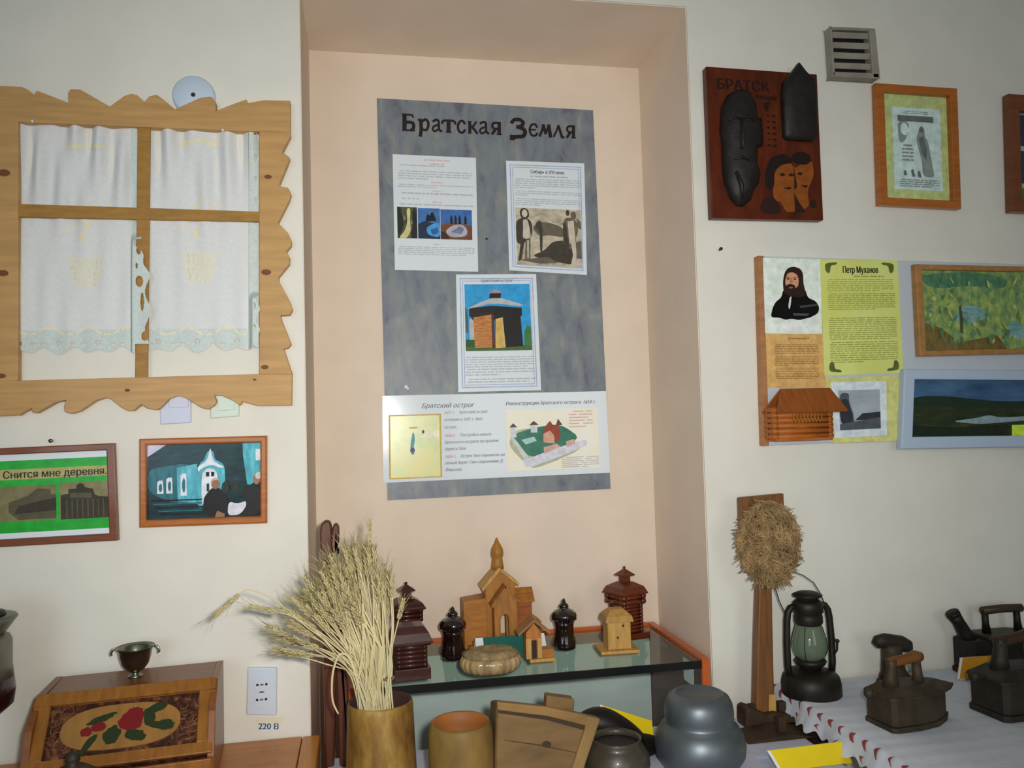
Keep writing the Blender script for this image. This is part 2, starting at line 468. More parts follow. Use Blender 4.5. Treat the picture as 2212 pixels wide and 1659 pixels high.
for nm, (u0, u1), ph, lbl, fu in (('curtain', (36, 300), 0, 'white lace curtain panel in left half of the mock window', 282),
                                  ('curtain', (322, 567), 40, 'white lace curtain panel in right half of the mock window', 536)):
    Lc = u0 == 36
    cpt = at((u0+u1)/2, 270, -.006)
    CT = thing(nm, (cpt.x, 0, cpt.z), lbl, 'curtain', None)
    o_ = (cpt.x, 0, cpt.z)
    def yf(u, v, ph=ph, Lc=Lc, fu=fu):
        y = -.0074+folds(u, v, ph, 1 if Lc else -.7)*.7
        # the loose lace side hangs forward over the bar beside it
        fr = sst(500, 530, v) if Lc else sst(628, 650, v)
        y -= fr*sst(fu, fu+(10 if Lc else 14), u)*(.0165 if Lc else .022)
        return y
    vtop = lambda u: 258+(u-40)*.04
    mainp = lambda u, v, u1=u1, Lc=Lc: (v > vtop(u)-2 and v < 716-(u-40)*.012 and
                                         (u < (284 if Lc else 538)))
    cloth('cloth', CT, o_, mainp, yf, u0, u1, 250, 720, M_CURT)
    if Lc:
        holes = [(305, 545, 5, 9), (306, 611, 8, 12), (312, 655, 4, 20), (318, 728, 8, 10), (300, 578, 3, 6)]
        def lp(u, v):
            if u < 284 or v < 268: return False
            right_e = (300 if v < 508 else 302+sst(508, 560, v)*22+6*sin(v/13)+(-10*math.exp(-((v-575)/16)**2)) - (20*math.exp(-((v-528)/14)**2) if v > 520 else 0))
            if v < 500 and u > 298: return False
            if u > right_e or v > 745: return False
            return all(((u-a)/c)**2+((v-b_)/d)**2 > 1 for a, b_, c, d in holes)
        cloth('lace_side', CT, o_, lp, yf, 284, 336, 268, 748, M_LACE, 1.0)
    else:
        def lp(u, v):
            if u < 538 or v < 276: return False
            if v < 632 and u > 558: return False
            if v > 752 or u > 560+4*sin(v/7): return False
            return ((u-552)/3)**2+(((v % 46)-20)/7)**2 > 1
        cloth('lace_side', CT, o_, lp, yf, 538, 568, 276, 755, M_LACE, 1.0)
    e1 = 296 if Lc else 560
    def hp(u, v, ph=ph, e1=e1):
        if v < 714-(u-40)*.012 or v > bottom_edge(u, ph) or u > e1: return False
        cu = ((u+ph) % 85)-42
        r = math.hypot(cu, (v-742+(u-40)*.012))
        return not (3.5 < r < 5.5 or (abs(cu) > 26 and abs(v-744) < 3 and abs(cu) < 38))
    cloth('lace_hem', CT, o_, hp, lambda u, v, f=yf: f(u, v)-.0004, u0, u1, 710, 775, M_LACE, 1.0)
    cx_, cy_ = ((185, 585) if Lc else (430, 575))
    def ep(u, v, cx_=cx_, cy_=cy_, ph=ph):
        a, b_ = u-cx_, v-cy_
        if v > 700:
            c0 = 716-8*sin((u+ph)/13.5)
            return abs(v-c0) < 3 and (int(u/5) % 4)
        basket = abs(a) < 40-(b_+20)*.25 and -28 < b_ < 36 and ((int(a/6)+int(b_/6)) % 2 == 0)
        stem = abs(a-6*sin(b_/9)) < 6 and -150 < b_ < -60 and int(b_/9) % 3
        bow = abs(abs(a)-30) < 14 and abs(b_+265) < 5 or abs(a) < 34 and abs(b_+272-abs(a)*.3) < 4
        twig = abs(a*.6+b_+110) < 4 and abs(a) < 60 and int(a/7) % 2
        return basket or stem or bow or twig
    cloth('embroidery', CT, o_, ep, lambda u, v, f=yf: f(u, v)-.0007, u0+6, (280 if Lc else 534), 280, 724, M_EMB, 2.2)
for u, v, l in ((70, 262, 'tiny silver pin at upper left corner of the mock window'), (481, 281, 'tiny silver pin above the right curtain panel')):
    p = at(u, v, -.023)
    tag(MB().ball((0, 0, 0), .0028, 10, 6).build('drawing_pin', M_CARDW), l, 'pin').location = p

# junction cover and switches half hidden by the surround
p = at(419, 208, -.004)
T = thing('junction_box_cover', (p.x, 0, p.z), 'round pale blue wall cover peeking above the mock window', 'junction box')
b = MB(); b.lathe([(.001, 0), (.037, 0), (.041, .004), (.042, .010), (.042, .012)][::-1], 48)
b.v = [(x, -(.012-z), y) for x, y, z in b.v]
b.build('cover', mat('pale_blue_plastic', C(198, 214, 232), .4), T)
b = MB(); b.add([(.0045*cos(a*pi/8), -.0127, .0045*sin(a*pi/8)) for a in range(16)], [list(range(16))])
lab(b.build('centre_hole', M_DKHOLE, T), 'dark centre hole')
for (l, c, qd, rk, mt) in (('lilac wall switch below the mock window, left of the green one', 'switch', [(344, 826), (412, 824), (412, 913), (346, 917)], (.30, .12, .93, .62), mat('lilac_plastic', C(204, 208, 228), .4)),
                           ('pale green wall switch below the mock window, right of the lilac one', 'switch', [(455, 830), (517, 828), (516, 899), (454, 904)], (.25, .2, .86, .80), mat('pale_green_plastic', C(206, 222, 208), .4))):
    q = Quad(qd, -.0085)
    T = thing('light_switch', (q.c.x, 0, q.c.z), l, c, 'wall switches')
    MB().prism([q(0, 0), q(1, 0), q(1, 1), q(0, 1)], -.0085, -.0005).build('plate', mt, T, .002)
    MB().prism([q(rk[0], rk[1]), q(rk[2], rk[1]), q(rk[2], rk[3]), q(rk[0], rk[3])], -.0115, -.0085).build('rocker', mt, T, .0012)
for u, v, l in ((113, 953, 'grey nail head in the wall above the green village picture'), (1554, 540, 'small dark nail in the wall right of the niche')):
    p = at(u, v, -.001)
    b = MB(); b.tube([(0, 0, 0), (0, -.008, .001)], .0022, 8); b.tube([(0, -.008, .001), (0, -.010, .001)], .0038, 12)
    tag(b.build('nail', M_STEEL if u < 500 else M_DKHOLE), l, 'nail', 'nails in the wall').location = p

# green village picture
q = Quad([(-85, 972), (248, 957), (256, 1167), (-92, 1187)], -.012)
T = thing('framed_picture', (q.c.x, 0, q.c.z), 'brown framed green village collage at the left picture edge', 'picture', 'framed pictures')
frame_part(q, None, (.055, .07, .055, .075), -.016, -.001, M_BROWNF, T)
P_ = Print(q, -.005)
GR = flat(28, 150, 40, 1.3, .25)
P_.rect(.05, .06, .95, .94, M_PAPER); P_.rect(.05, .135, .95, .87, GR)
P_.rect(.05, .225, .95, .33, flat(170, 164, 104, 1.1)); P_.rect(.05, .40, .60, .755, flat(128, 122, 84, 1.0)); P_.rect(.625, .385, .945, .755, flat(136, 130, 92, 1.0))
P_.text('Снится мне деревня.', .258, .315, .0195, M_INK, bold=.0004, sx=.94)
SEP = flat(62, 58, 44, .9); SEP2 = flat(92, 88, 66, .9)
P_.shape([(.30, .66), (.30, .56), (.42, .50), (.48, .43), (.56, .44), (.57, .49), (.60, .50), (.60, .74), (.36, .74)], SEP2, True)
P_.shape([(.36, .60), (.60, .53), (.60, .66), (.34, .68)], SEP)
P_.shape([(.63, .76), (.63, .51), (.68, .50), (.68, .455), (.73, .45), (.735, .41), (.755, .395), (.78, .41), (.785, .44), (.84, .46), (.85, .52), (.88, .54), (.945, .55), (.945, .76)], SEP, True)
P_.shape([(.69, .49), (.83, .50), (.83, .55), (.69, .545)], SEP2)
for i in range(8): P_.rect(.665+i*.034, .56, .674+i*.034, .75, SEP2)
P_.build('collage', T)
# teal house picture
q = Quad([(301, 948), (577, 941), (577, 1130), (301, 1140)], -.013)
T = thing('framed_picture', (q.c.x, 0, q.c.z), 'orange framed photo of people before a turquoise carved house', 'picture', 'framed pictures')
frame_part(q, None, (.055, .075, .055, .085), -.017, -.001, M_ORANGE, T, bevel=.0035)
P_ = Print(q, -.005)
TD = ramp_mat('dark_teal_photo', [(.3, C(8, 24, 26)), (.55, C(14, 52, 54)), (.75, C(24, 74, 80))], 26, (1, 1, 3), .2)
TL = ramp_mat('turquoise_wall_photo', [(.3, C(60, 140, 160, 1.1)), (.6, C(86, 180, 196, 1.1)), (.8, C(130, 205, 214, 1.1))], 30, (3, 1, 1), .2)
TM = ramp_mat('mid_teal_photo', [(.3, C(20, 84, 96)), (.7, C(44, 120, 132))], 30, (4, 1, 1), .2)
WH = flat(205, 214, 226, 1.2); SK = flat(150, 110, 84, 1.0); BK = flat(14, 14, 18, 1.0)
P_.rect(.05, .07, .95, .92, TD)
P_.shape([(.055, .075), (.20, .075), (.11, .16), (.055, .21)], flat(188, 190, 214, 1.2))
P_.shape([(.06, .38), (.10, .34), (.42, .28), (.43, .70), (.30, .76), (.06, .62)], TM)
P_.shape([(.28, .34), (.44, .30), (.44, .76), (.29, .72)], TL)
P_.shape([(.44, .36), (.47, .28), (.49, .27), (.52, .16), (.57, .16), (.58, .26), (.64, .30), (.66, .37), (.66, .70), (.52, .72), (.46, .82), (.44, .74)], TL)
P_.shape([(.475, .75), (.475, .42), (.51, .36), (.57, .36), (.60, .42), (.60, .62), (.52, .66), (.50, .78)], WH)
P_.rect(.51, .40, .535, .45, BK); P_.rect(.55, .40, .575, .45, BK); P_.rect(.515, .53, .535, .62, TD)
for s, a, b_ in ((.31, .43, .66), (.20, .47, .63), (.13, .50, .63)):
    P_.shape([(s, b_), (s, a), (s+.015, a-.02), (s+.045, a-.02), (s+.05, b_)], WH); P_.blob(s+.026, (a+b_)/2, .013, (b_-a)*.36, TM, seed=3)
P_.shape([(.45, .40), (.44, .34), (.52, .27), (.545, .10), (.565, .27), (.63, .33), (.655, .34), (.63, .36), (.55, .31), (.47, .36)], WH)
P_.shape([(.80, .08), (.95, .08), (.95, .48), (.86, .56), (.81, .54)], TL); P_.rect(.905, .15, .945, .28, WH)
P_.shape([(.72, .60), (.74, .30), (.80, .18), (.84, .58), (.80, .66)], TD)
for i in range(5): P_.rect(.08+i*.02, .70+i*.04, .48, .715+i*.04, TM if i % 2 else BK)
P_.shape([(.49, .90), (.49, .70), (.53, .62), (.56, .58), (.61, .58), (.66, .64), (.69, .74), (.69, .90)], BK)
P_.blob(.585, .535, .032, .06, SK, seed=2, j=.05); P_.shape([(.55, .53), (.555, .48), (.585, .46), (.615, .48), (.62, .51), (.60, .49), (.57, .49)], flat(190, 176, 160, 1.0))
P_.shape([(.68, .90), (.69, .74), (.76, .77), (.85, .73), (.83, .82), (.77, .90)], flat(196, 198, 210, 1.2))
P_.blob(.665, .58, .03, .07, flat(40, 44, 40, 1)); P_.blob(.745, .57, .026, .08, flat(36, 40, 40, 1), seed=5)
P_.shape([(.78, .90), (.84, .78), (.80, .70), (.80, .60), (.89, .56), (.945, .60), (.945, .86), (.90, .90)], BK)
P_.blob(.915, .49, .03, .065, SK, seed=4, j=.05); P_.blob(.93, .455, .028, .04, flat(200, 196, 190, 1.0), seed=6)
P_.shape([(.58, .92), (.60, .84), (.66, .88), (.66, .92)], SK)
P_.build('photograph', T)

# ------------------------------------------------------------------ poster in the niche
YP = ND-.004
q = Quad([(814, 212), (1281, 238), (1319, 1056), (837, 1081)], YP)
QP = q
T = thing('poster', (q.c.x, 0, q.c.z), 'tall mottled blue grey poster with large dark heading in the niche', 'poster')
M_POST = ramp_mat('mottled_blue_grey_print', [(.24, C(78, 78, 94, 1.1)), (.38, C(106, 112, 122, 1.15)), (.50, C(116, 124, 132, 1.15)), (.60, C(124, 130, 128, 1.15)), (.70, C(138, 140, 148, 1.15)), (.82, C(150, 138, 128, 1.15))],
                  16, (1.7, 1, .8), .38, 6, distort=.4)
MB().prism([q(0, 0), q(1, 0), q(1, 1), q(0, 1)], YP, ND-.0005).build('sheet', M_POST, T)
# heading in broad Slavonic style letters, drawn as strokes
G = {
 'Б': (1, [([(.05, 0), (.95, 0)], .11), ([(.2, 0), (.2, 1.3)], .26), ([(.05, 1.27), (.75, 1.27), (.85, 1.08)], .12), ([(.3, .66), (.7, .66), (.86, .5), (.86, .18), (.7, .03)], .2)]),
 'р': (1, [([(.25, .9), (.3, .2), (.22, -.42)], .24), ([(.05, .9), (.3, .92)], .14), ([(.35, .75), (.6, .95), (.82, .8), (.86, .45), (.7, .1), (.4, .12)], .17)]),
 'а': (1, [([(.15, .82), (.45, .97), (.7, .85), (.74, .2), (1.0, .05)], .2), ([(.68, .55), (.3, .45), (.12, .22), (.3, .02), (.68, .2)], .17)]),
 'т': (1, [([(.0, .68), (.12, .92), (.9, .92), (1.02, .68)], .15), ([(.5, .9), (.5, 0)], .26), ([(.32, .02), (.7, .02)], .1)]),
 'с': (1, [([(.9, .72), (.72, .95), (.35, .9), (.15, .5), (.32, .08), (.7, .03), (.92, .25)], .22)]),
 'к': (1, [([(.25, .95), (.25, 0)], .25), ([(.3, .48), (.6, .6), (.85, .95)], .16), ([(.42, .52), (.7, .3), (.95, 0)], .2), ([(.08, .92), (.3, .95)], .12)]),
 'я': (1, [([(.78, .97), (.78, 0)], .25), ([(.74, .93), (.35, .92), (.2, .7), (.35, .46), (.74, .45)], .17), ([(.5, .45), (.2, .02)], .2), ([(.6, .02), (.98, .02)], .1)]),
 'З': (1, [([(.05, 1.0), (.25, 1.26), (.6, 1.28), (.82, 1.05), (.7, .78), (.42, .7)], .2), ([(.42, .7), (.82, .55), (.95, .25), (.8, -.05), (.4, -.12), (.12, -.22)], .22), ([(.02, -.2), (.22, -.2)], .3)]),
 'е': (1, [([(.9, .72), (.7, .96), (.32, .88), (.15, .48), (.34, .08), (.72, .04), (.94, .24)], .2), ([(.25, .52), (.75, .52)], .15)]),
 'м': (1, [([(.02, .02), (.22, .5), (.3, .95)], .16), ([(.3, .95), (.5, .25)], .2), ([(.5, .25), (.72, .95)], .14), ([(.72, .95), (.86, 0)], .24)]),
 'л': (1, [([(.05, .03), (.3, .5), (.48, .95)], .16), ([(.48, .95), (.82, .02), (1, .02)], .22)]),
}
def smooth_path(p):
    if len(p) < 4: return p
    out = []
    for i in range(len(p)-1):
        a, b_, c, d = p[max(i-1, 0)], p[i], p[i+1], p[min(i+2, len(p)-1)]
        for k in range(3):
            t = k/3
            out.append(tuple(.5*(2*b_[j]+(c[j]-a[j])*t+(2*a[j]-5*b_[j]+4*c[j]-d[j])*t*t+(3*b_[j]-a[j]-3*c[j]+d[j])*t**3) for j in (0, 1)))
    return out+[p[-1]]
hb = MB(); M_HEAD = mat('dark_brown_heading_ink', C(34, 18, 20), .4)
lay = [('Б', 868, 897), ('р', 902, 929), ('а', 932, 954), ('т', 955, 983), ('с', 986, 1006), ('к', 1009, 1032), ('а', 1034, 1056), ('я', 1058, 1084),
       ('З', 1103, 1136), ('е', 1141, 1162), ('м', 1165, 1193), ('л', 1195, 1218), ('я', 1220, 1244)]
kk = 0
for ch, ua, ub in lay:
    vb = 281+(ua-868)*.046; xh = 26.5
    def T2(x, y): return at(ua+(ub-ua)*x, vb-xh*y+(ub-ua)*x*.046, YP)
    for pts, wd in ((smooth_path(p_), w_) for p_, w_ in G[ch][1]):
        for (xa, ya), (xb, yb) in zip(pts[:-1], pts[1:]):
            kk += 1; yy = YP-.0003-.00003*(kk % 13)
            A, B = T2(xa, ya), T2(xb, yb); d = (B-A); L = d.length; d /= L; n = Vector((-d.z, 0, d.x)); h = wd*(ub-ua)*.00113*.62
            A2, B2 = A-d*h*.4, B+d*h*.4
            hb.poly([(p.x-q.c.x, yy, p.z-q.c.z) for p in (A2+n*h, B2+n*h, B2-n*h, A2-n*h)])
hb.build('heading', M_HEAD, T)
def sheet(name, qd, y, label, cat, group=None, m=M_PAPER, back=None):
    qq = Quad(qd, y)
    t = thing(name, (qq.c.x, 0, qq.c.z), label, cat, group)
    MB().prism([qq(0, 0), qq(1, 0), qq(1, 1), qq(0, 1)], y, y+.0008 if back is None else back).build('paper', m, t)
    return qq, t
# left sheet
q, T = sheet('paper_sheet', [(848, 333), (1028, 341), (1033, 587), (853, 583)], YP-.0016, 'white sheet with three small colour photos, upper left on poster', 'paper', 'sheets on the niche poster')
P_ = Print(q, YP-.0017)
P_.lines(.35, .68, .025, .05, 1, M_REDTX, .5, 1, 1); P_.lines(.43, .62, .06, .085, 1, M_REDTX, .5, 2, 1)
P_.lines(.06, .95, .13, .215, 4, M_GREYTX, .4, 3, .4); P_.lines(.43, .60, .225, .24, 1, M_REDTX, .6, 4, 1); P_.lines(.05, .96, .25, .285, 2, M_GREYTX, .4, 5, .5)
P_.lines(.06, .62, .08, .10, 1, M_GREYTX, .4, 15, 1)
P_.lines(.44, .58, .30, .315, 1, M_REDTX, .6, 6, 1); P_.lines(.08, .95, .32, .345, 1, M_GREYTX, .5, 7, 1); P_.lines(.08, .30, .37, .39, 1, M_GREYTX, .5, 8, 1)
P_.lines(.44, .58, .395, .415, 1, M_REDTX, .6, 9, 1); P_.lines(.05, .96, .42, .44, 1, M_GREYTX, .5, 10, 1)
P_.lines(.45, .56, .765, .78, 1, M_REDTX, .6, 11, 1); P_.lines(.04, .96, .79, .87, 5, M_GREYTX, .42, 12, .9)
P_.build('printed_text', T)
P_ = Print(q, YP-.0019)
P_.rect(.04, .455, .275, .725, ramp_mat('forest_photo', [(.35, C(30, 34, 24)), (.6, C(96, 100, 72)), (.8, C(190, 186, 140, 1.1))], 60, (2, 1, 1), .4))
P_.shape([(.15, .47), (.20, .46), (.19, .58), (.20, .66), (.15, .725), (.05, .725), (.13, .66), (.16, .58)], flat(196, 190, 128, 1.2))
P_.shape([(.04, .5), (.07, .46), (.10, .52), (.12, .62), (.08, .69), (.04, .70)], flat(34, 38, 30, 1)); P_.shape([(.22, .50), (.275, .48), (.275, .725), (.20, .725), (.22, .62)], flat(30, 34, 28, 1))
P_.rect(.285, .46, .55, .725, flat(62, 112, 176, 1.1))
P_.shape([(.285, .60), (.36, .57), (.55, .60), (.55, .725), (.285, .725)], flat(30, 48, 76, 1)); P_.shape([(.37, .58), (.40, .50), (.42, .53), (.46, .48), (.51, .57), (.45, .57)], flat(16, 20, 34, 1))
P_.shape([(.38, .63), (.47, .59), (.55, .58), (.55, .70), (.50, .71), (.40, .69)], flat(70, 150, 206, 1.2)); P_.shape([(.43, .65), (.52, .62), (.53, .67), (.46, .69)], flat(40, 100, 170, 1))
P_.rect(.555, .465, .935, .725, flat(58, 104, 172, 1.1)); P_.shape([(.555, .60), (.70, .575), (.935, .60), (.935, .725), (.555, .725)], flat(112, 72, 46, 1.1))
for s in (.67, .72, .77, .84): P_.shape([(s, .59), (s+.004, .53), (s+.016, .51), (s+.03, .54), (s+.032, .59)], flat(26, 26, 34, 1))
P_.shape([(.60, .66), (.70, .60), (.82, .59), (.88, .64), (.86, .70), (.68, .71)], flat(170, 172, 190, 1.1)); P_.shape([(.68, .66), (.78, .61), (.84, .63), (.80, .68)], flat(120, 126, 150, 1.0)); P_.shape([(.555, .66), (.61, .66), (.66, .725), (.555, .725)], flat(70, 38, 26, 1))
P_.build('photo_strip', T)
# right sheet
q, T = sheet('paper_sheet', [(1093, 347), (1262, 353), (1268, 594), (1100, 584)], YP-.0016, 'white sheet with sepia engraving of two figures, upper right on poster', 'paper', 'sheets on the niche poster')
P_ = Print(q, YP-.0017); LB = flat(150, 166, 196, 1.25)
def border(P_, a, m, wd=.008):
    P_.rect(a, a*.72, 1-a, a*.72+wd*.7, m); P_.rect(a, 1-a*.72-wd*.7, 1-a, 1-a*.72, m); P_.rect(a, a*.72, a+wd, 1-a*.72, m); P_.rect(1-a-wd, a*.72, 1-a, 1-a*.72, m)
border(P_, .045, LB, .012); border(P_, .075, LB, .008)
P_.text('Сибирь в XVI веке', .52, .108, .0125, flat(90, 86, 110, 1), align='CENTER', bold=.0002, sx=.82)
P_.lines(.28, .78, .125, .145, 1, mat('pale_green_ink', C(170, 190, 180), .5), .5, 1, 1); P_.lines(.10, .95, .155, .25, 5, M_GREYTX, .42, 2, .3); P_.lines(.10, .95, .265, .32, 3, M_GREYTX, .42, 3, .2)
P_.lines(.10, .95, .335, .405, 4, M_GREYTX, .42, 4, .4)
P_.build('printed_text', T)
P_ = Print(q, YP-.0019)
SE = ramp_mat('sepia_paper', [(.3, C(150, 142, 122, 1.1)), (.55, C(186, 176, 156, 1.2)), (.8, C(206, 196, 178, 1.2))], 45, (1, 1, 2), .4)
S1, S2, S3 = flat(66, 62, 52, 1), flat(104, 98, 82, 1), flat(190, 182, 166, 1.15)
P_.rect(.10, .425, .94, .945, SE)
P_.shape([(.30, .60), (.42, .54), (.60, .56), (.72, .60), (.72, .68), (.52, .66), (.40, .68)], S2)
P_.shape([(.28, .86), (.46, .80), (.56, .72), (.72, .70), (.84, .78), (.84, .92), (.60, .90)], S1); P_.shape([(.36, .55), (.42, .53), (.44, .60), (.43, .82), (.40, .82), (.40, .62), (.34, .60)], S1)
P_.shape([(.15, .47), (.17, .435), (.22, .425), (.265, .445), (.275, .50), (.24, .525), (.17, .52)], S1); P_.blob(.215, .475, .035, .035, S3, seed=1, j=.04)
P_.shape([(.10, .74), (.10, .56), (.14, .53), (.19, .515), (.25, .52), (.30, .55), (.31, .64), (.27, .72), (.15, .76)], S1); P_.shape([(.19, .53), (.25, .53), (.27, .60), (.29, .70), (.18, .71), (.19, .62)], S3)
P_.shape([(.16, .71), (.21, .71), (.18, .82), (.16, .90), (.11, .915), (.13, .86)], S1); P_.shape([(.22, .71), (.28, .71), (.27, .90), (.20, .91)], S2); P_.shape([(.235, .72), (.26, .72), (.25, .88), (.235, .88)], S3)
P_.blob(.765, .455, .022, .028, S1, seed=3, j=.05); P_.blob(.84, .475, .035, .035, S2, seed=3)
P_.shape([(.70, .76), (.70, .56), (.73, .50), (.82, .495), (.88, .53), (.90, .62), (.86, .68), (.88, .76), (.78, .78)], S2); P_.shape([(.76, .53), (.84, .52), (.86, .72), (.78, .73)], S3)
P_.shape([(.80, .72), (.88, .72), (.85, .93), (.79, .93), (.82, .83)], S3); P_.shape([(.88, .50), (.935, .53), (.935, .60), (.88, .58)], S2); P_.shape([(.70, .55), (.74, .55), (.78, .80), (.72, .84)], S1)
P_.shape([(.86, .72), (.935, .70), (.935, .86), (.87, .86)], S2); P_.shape([(.12, .90), (.50, .86), (.62, .91), (.40, .925)], S2)
P_.build('engraving', T)
# middle sheet
q, T = sheet('paper_sheet', [(985, 593), (1158, 592), (1169, 843), (990, 847)], YP-.0016, 'white sheet with colour photo of a log tower, middle of poster', 'paper', 'sheets on the niche poster')
P_ = Print(q, YP-.0017)
border(P_, .045, LB, .012); border(P_, .075, LB, .008)
P_.text('Братский острог', .5, .068, .0115, flat(96, 88, 110, 1), align='CENTER', shear=.3, sx=.9)
P_.lines(.09, .93, .70, .80, 5, M_GREYTX, .42, 1, .9); P_.lines(.09, .93, .80, .87, 3, M_GREYTX, .42, 2, .5); P_.lines(.11, .95, .885, .93, 2, M_GREYTX, .45, 3, .9)
P_.build('printed_text', T)
P_ = Print(q, YP-.0019)
P_.rect(.10, .085, .91, .655, flat(40, 150, 208, 1.15)); P_.shape([(.10, .56), (.20, .55), (.26, .62), (.26, .655), (.10, .655)], flat(40, 90, 44, 1)); P_.shape([(.82, .50), (.86, .44), (.91, .46), (.91, .655), (.82, .655)], flat(66, 120, 60, 1))
P_.shape([(.10, .62), (.91, .61), (.91, .655), (.10, .655)], flat(72, 104, 52, 1)); P_.rect(.15, .38, .21, .56, flat(180, 184, 186, 1)); P_.shape([(.10, .28), (.13, .30), (.14, .5), (.10, .5)], flat(70, 100, 110, 1))
P_.shape([(.15, .29), (.43, .27), (.80, .29), (.80, .36), (.15, .36)], flat(26, 24, 26, 1)); P_.shape([(.15, .34), (.46, .31), (.46, .40), (.20, .40)], flat(40, 26, 20, 1))
P_.shape([(.46, .29), (.80, .30), (.78, .35), (.80, .62), (.46, .63)], flat(22, 20, 22, 1)); P_.shape([(.20, .37), (.42, .345), (.42, .63), (.21, .63)], ramp_mat('log_wall_photo', [(.35, C(160, 98, 40)), (.65, C(206, 138, 66, 1.1))], 60, (1, 1, 6), .4))
P_.shape([(.42, .345), (.45, .35), (.46, .63), (.42, .63)], flat(84, 50, 30, 1)); P_.shape([(.47, .385), (.56, .37), (.585, .63), (.46, .635)], flat(206, 172, 96, 1.1))
P_.shape([(.12, .29), (.44, .20), (.52, .20), (.83, .265), (.80, .28), (.44, .245), (.16, .295)], flat(176, 178, 182, 1.1)); P_.shape([(.40, .205), (.41, .165), (.55, .165), (.54, .205)], flat(30, 24, 24, 1)); P_.shape([(.38, .165), (.48, .125), (.57, .16)], flat(160, 150, 150, 1))
P_.rect(.475, .095, .482, .13, flat(120, 120, 130, 1))
P_.build('tower_photo', T)
# bottom banner
q, T = sheet('paper_banner', [(826, 855), (1309, 845), (1318, 1021), (828, 1043)], YP-.0016, 'wide glossy white sheet with fort map and model, bottom of poster', 'paper', 'sheets on the niche poster', mat('glossy_paper', C(222, 232, 238), .12, spec=.5))
P_ = Print(q, YP-.0017); GI = flat(126, 120, 132, 1); GL = flat(150, 146, 160, 1); RI = flat(206, 140, 146, 1)
P_.text('Братский острог', .165, .155, .0165, GI, shear=.35, sx=1.0, bold=.0003); P_.text('Реконструкция Братского острога. 1654 г.', .535, .145, .0125, GI, shear=.35, sx=.95, bold=.0003)
for t, a, r in ((.245, '1631 г. Братский острог', 7), (.335, 'основан в 1631 г. был', 0), (.43, 'острог.', 0), (.535, '1636 г. Постройка нового', 7), (.62, 'Братского острога на правом', 0), (.705, 'берегу Оки.', 0),
                (.80, '1654 г. Острог был перенесен на', 7), (.88, 'левый берег Оки стараниями Д.', 0), (.965, 'Фирсова.', 0)):
    t = t*.93; sz = .0105
    if r:
        P_.text(a[:r], .263, t, sz, RI, shear=.35, bold=.0002, sx=.9); P_.text(a[r:], .325, t, sz, GL, shear=.35, bold=.0002, sx=.86)
    else: P_.text(a, .263, t, sz, GL, shear=.35, bold=.0002, sx=.9)
P_.build('printed_text', T)
P_ = Print(q, YP-.0019)
P_.rect(.025, .225, .25, .965, flat(190, 160, 70, 1.2)); P_.rect(.032, .24, .243, .95, ramp_mat('old_map', [(.3, C(176, 196, 150, 1.2)), (.5, C(204, 208, 150, 1.2)), (.7, C(216, 206, 140, 1.2))], 18, (1, 1, 1), .25))
P_.shape([(.12, .70), (.115, .60), (.125, .45), (.13, .42), (.137, .5), (.13, .62), (.135, .68)], flat(96, 160, 170, 1.1)); P_.rect(.165, .42, .24, .50, flat(226, 226, 200, 1.1)); P_.blob(.125, .64, .01, .03, flat(90, 90, 130, 1)); P_.blob(.172, .43, .005, .02, flat(110, 50, 60, 1)); P_.blob(.13, .38, .02, .01, flat(200, 180, 90, 1))
P_.rect(.535, .20, .955, .93, ramp_mat('pale_print_ground', [(.3, C(222, 216, 190, 1.25)), (.7, C(232, 230, 214, 1.25))], 14, (1, 1, 1), .25))
P_.shape([(.54, .62), (.57, .44), (.70, .42), (.83, .60), (.88, .70), (.66, .92), (.62, .86)], flat(170, 176, 150, 1.2))
P_.shape([(.555, .50), (.66, .42), (.78, .38), (.88, .58), (.66, .78), (.60, .72)], flat(60, 120, 100, 1.1)); P_.shape([(.60, .56), (.66, .53), (.67, .58), (.62, .62)], flat(160, 200, 196, 1.1)); P_.shape([(.63, .78), (.88, .58), (.90, .60), (.90, .66), (.66, .88), (.63, .86)], flat(206, 206, 218, 1.2))
P_.shape([(.55, .52), (.56, .50), (.63, .76), (.62, .82)], flat(190, 198, 200, 1.2)); P_.shape([(.60, .80), (.65, .77), (.66, .88), (.62, .90)], flat(206, 206, 220, 1.2)); P_.rect(.555, .40, .58, .53, flat(206, 210, 216, 1.1)); P_.shape([(.55, .41), (.567, .36), (.585, .41)], flat(90, 80, 70, 1)); P_.rect(.645, .38, .675, .48, flat(206, 210, 216, 1.1)); P_.shape([(.638, .39), (.66, .34), (.682, .39)], flat(90, 80, 70, 1))
P_.shape([(.695, .60), (.70, .46), (.72, .38), (.735, .34), (.745, .40), (.775, .40), (.78, .54), (.76, .60)], flat(150, 70, 50, 1.1)); P_.shape([(.76, .40), (.77, .32), (.79, .40)], flat(100, 70, 50, 1)); P_.shape([(.70, .60), (.70, .50), (.73, .46), (.75, .52), (.75, .62)], flat(206, 160, 140, 1.1)); P_.shape([(.70, .66), (.76, .62), (.775, .66), (.70, .74)], flat(206, 170, 156, 1.1)); P_.shape([(.80, .60), (.84, .57), (.845, .63), (.805, .66)], flat(206, 170, 156, 1.1))
P_.lines(.82, .93, .22, .44, 6, M_REDTX, .4, 4, .7); P_.lines(.78, .95, .78, .92, 6, M_GREYTX, .4, 5, .7)
P_.build('map_and_model_print', T)
p = at(877, 836, YP-.001)
b = MB(); b.ball((0, -.004, 0), .0055, 12, 8); b.ball((.004, -.003, -.004), .004, 10, 6)
tag(b.build('pushpin', mat('white_shiny_plastic', C(240, 240, 240), .08, coat=1)), 'shiny white pin head on lower left of the poster', 'pin').location = p
p = at(1051, 516, YP-.001)
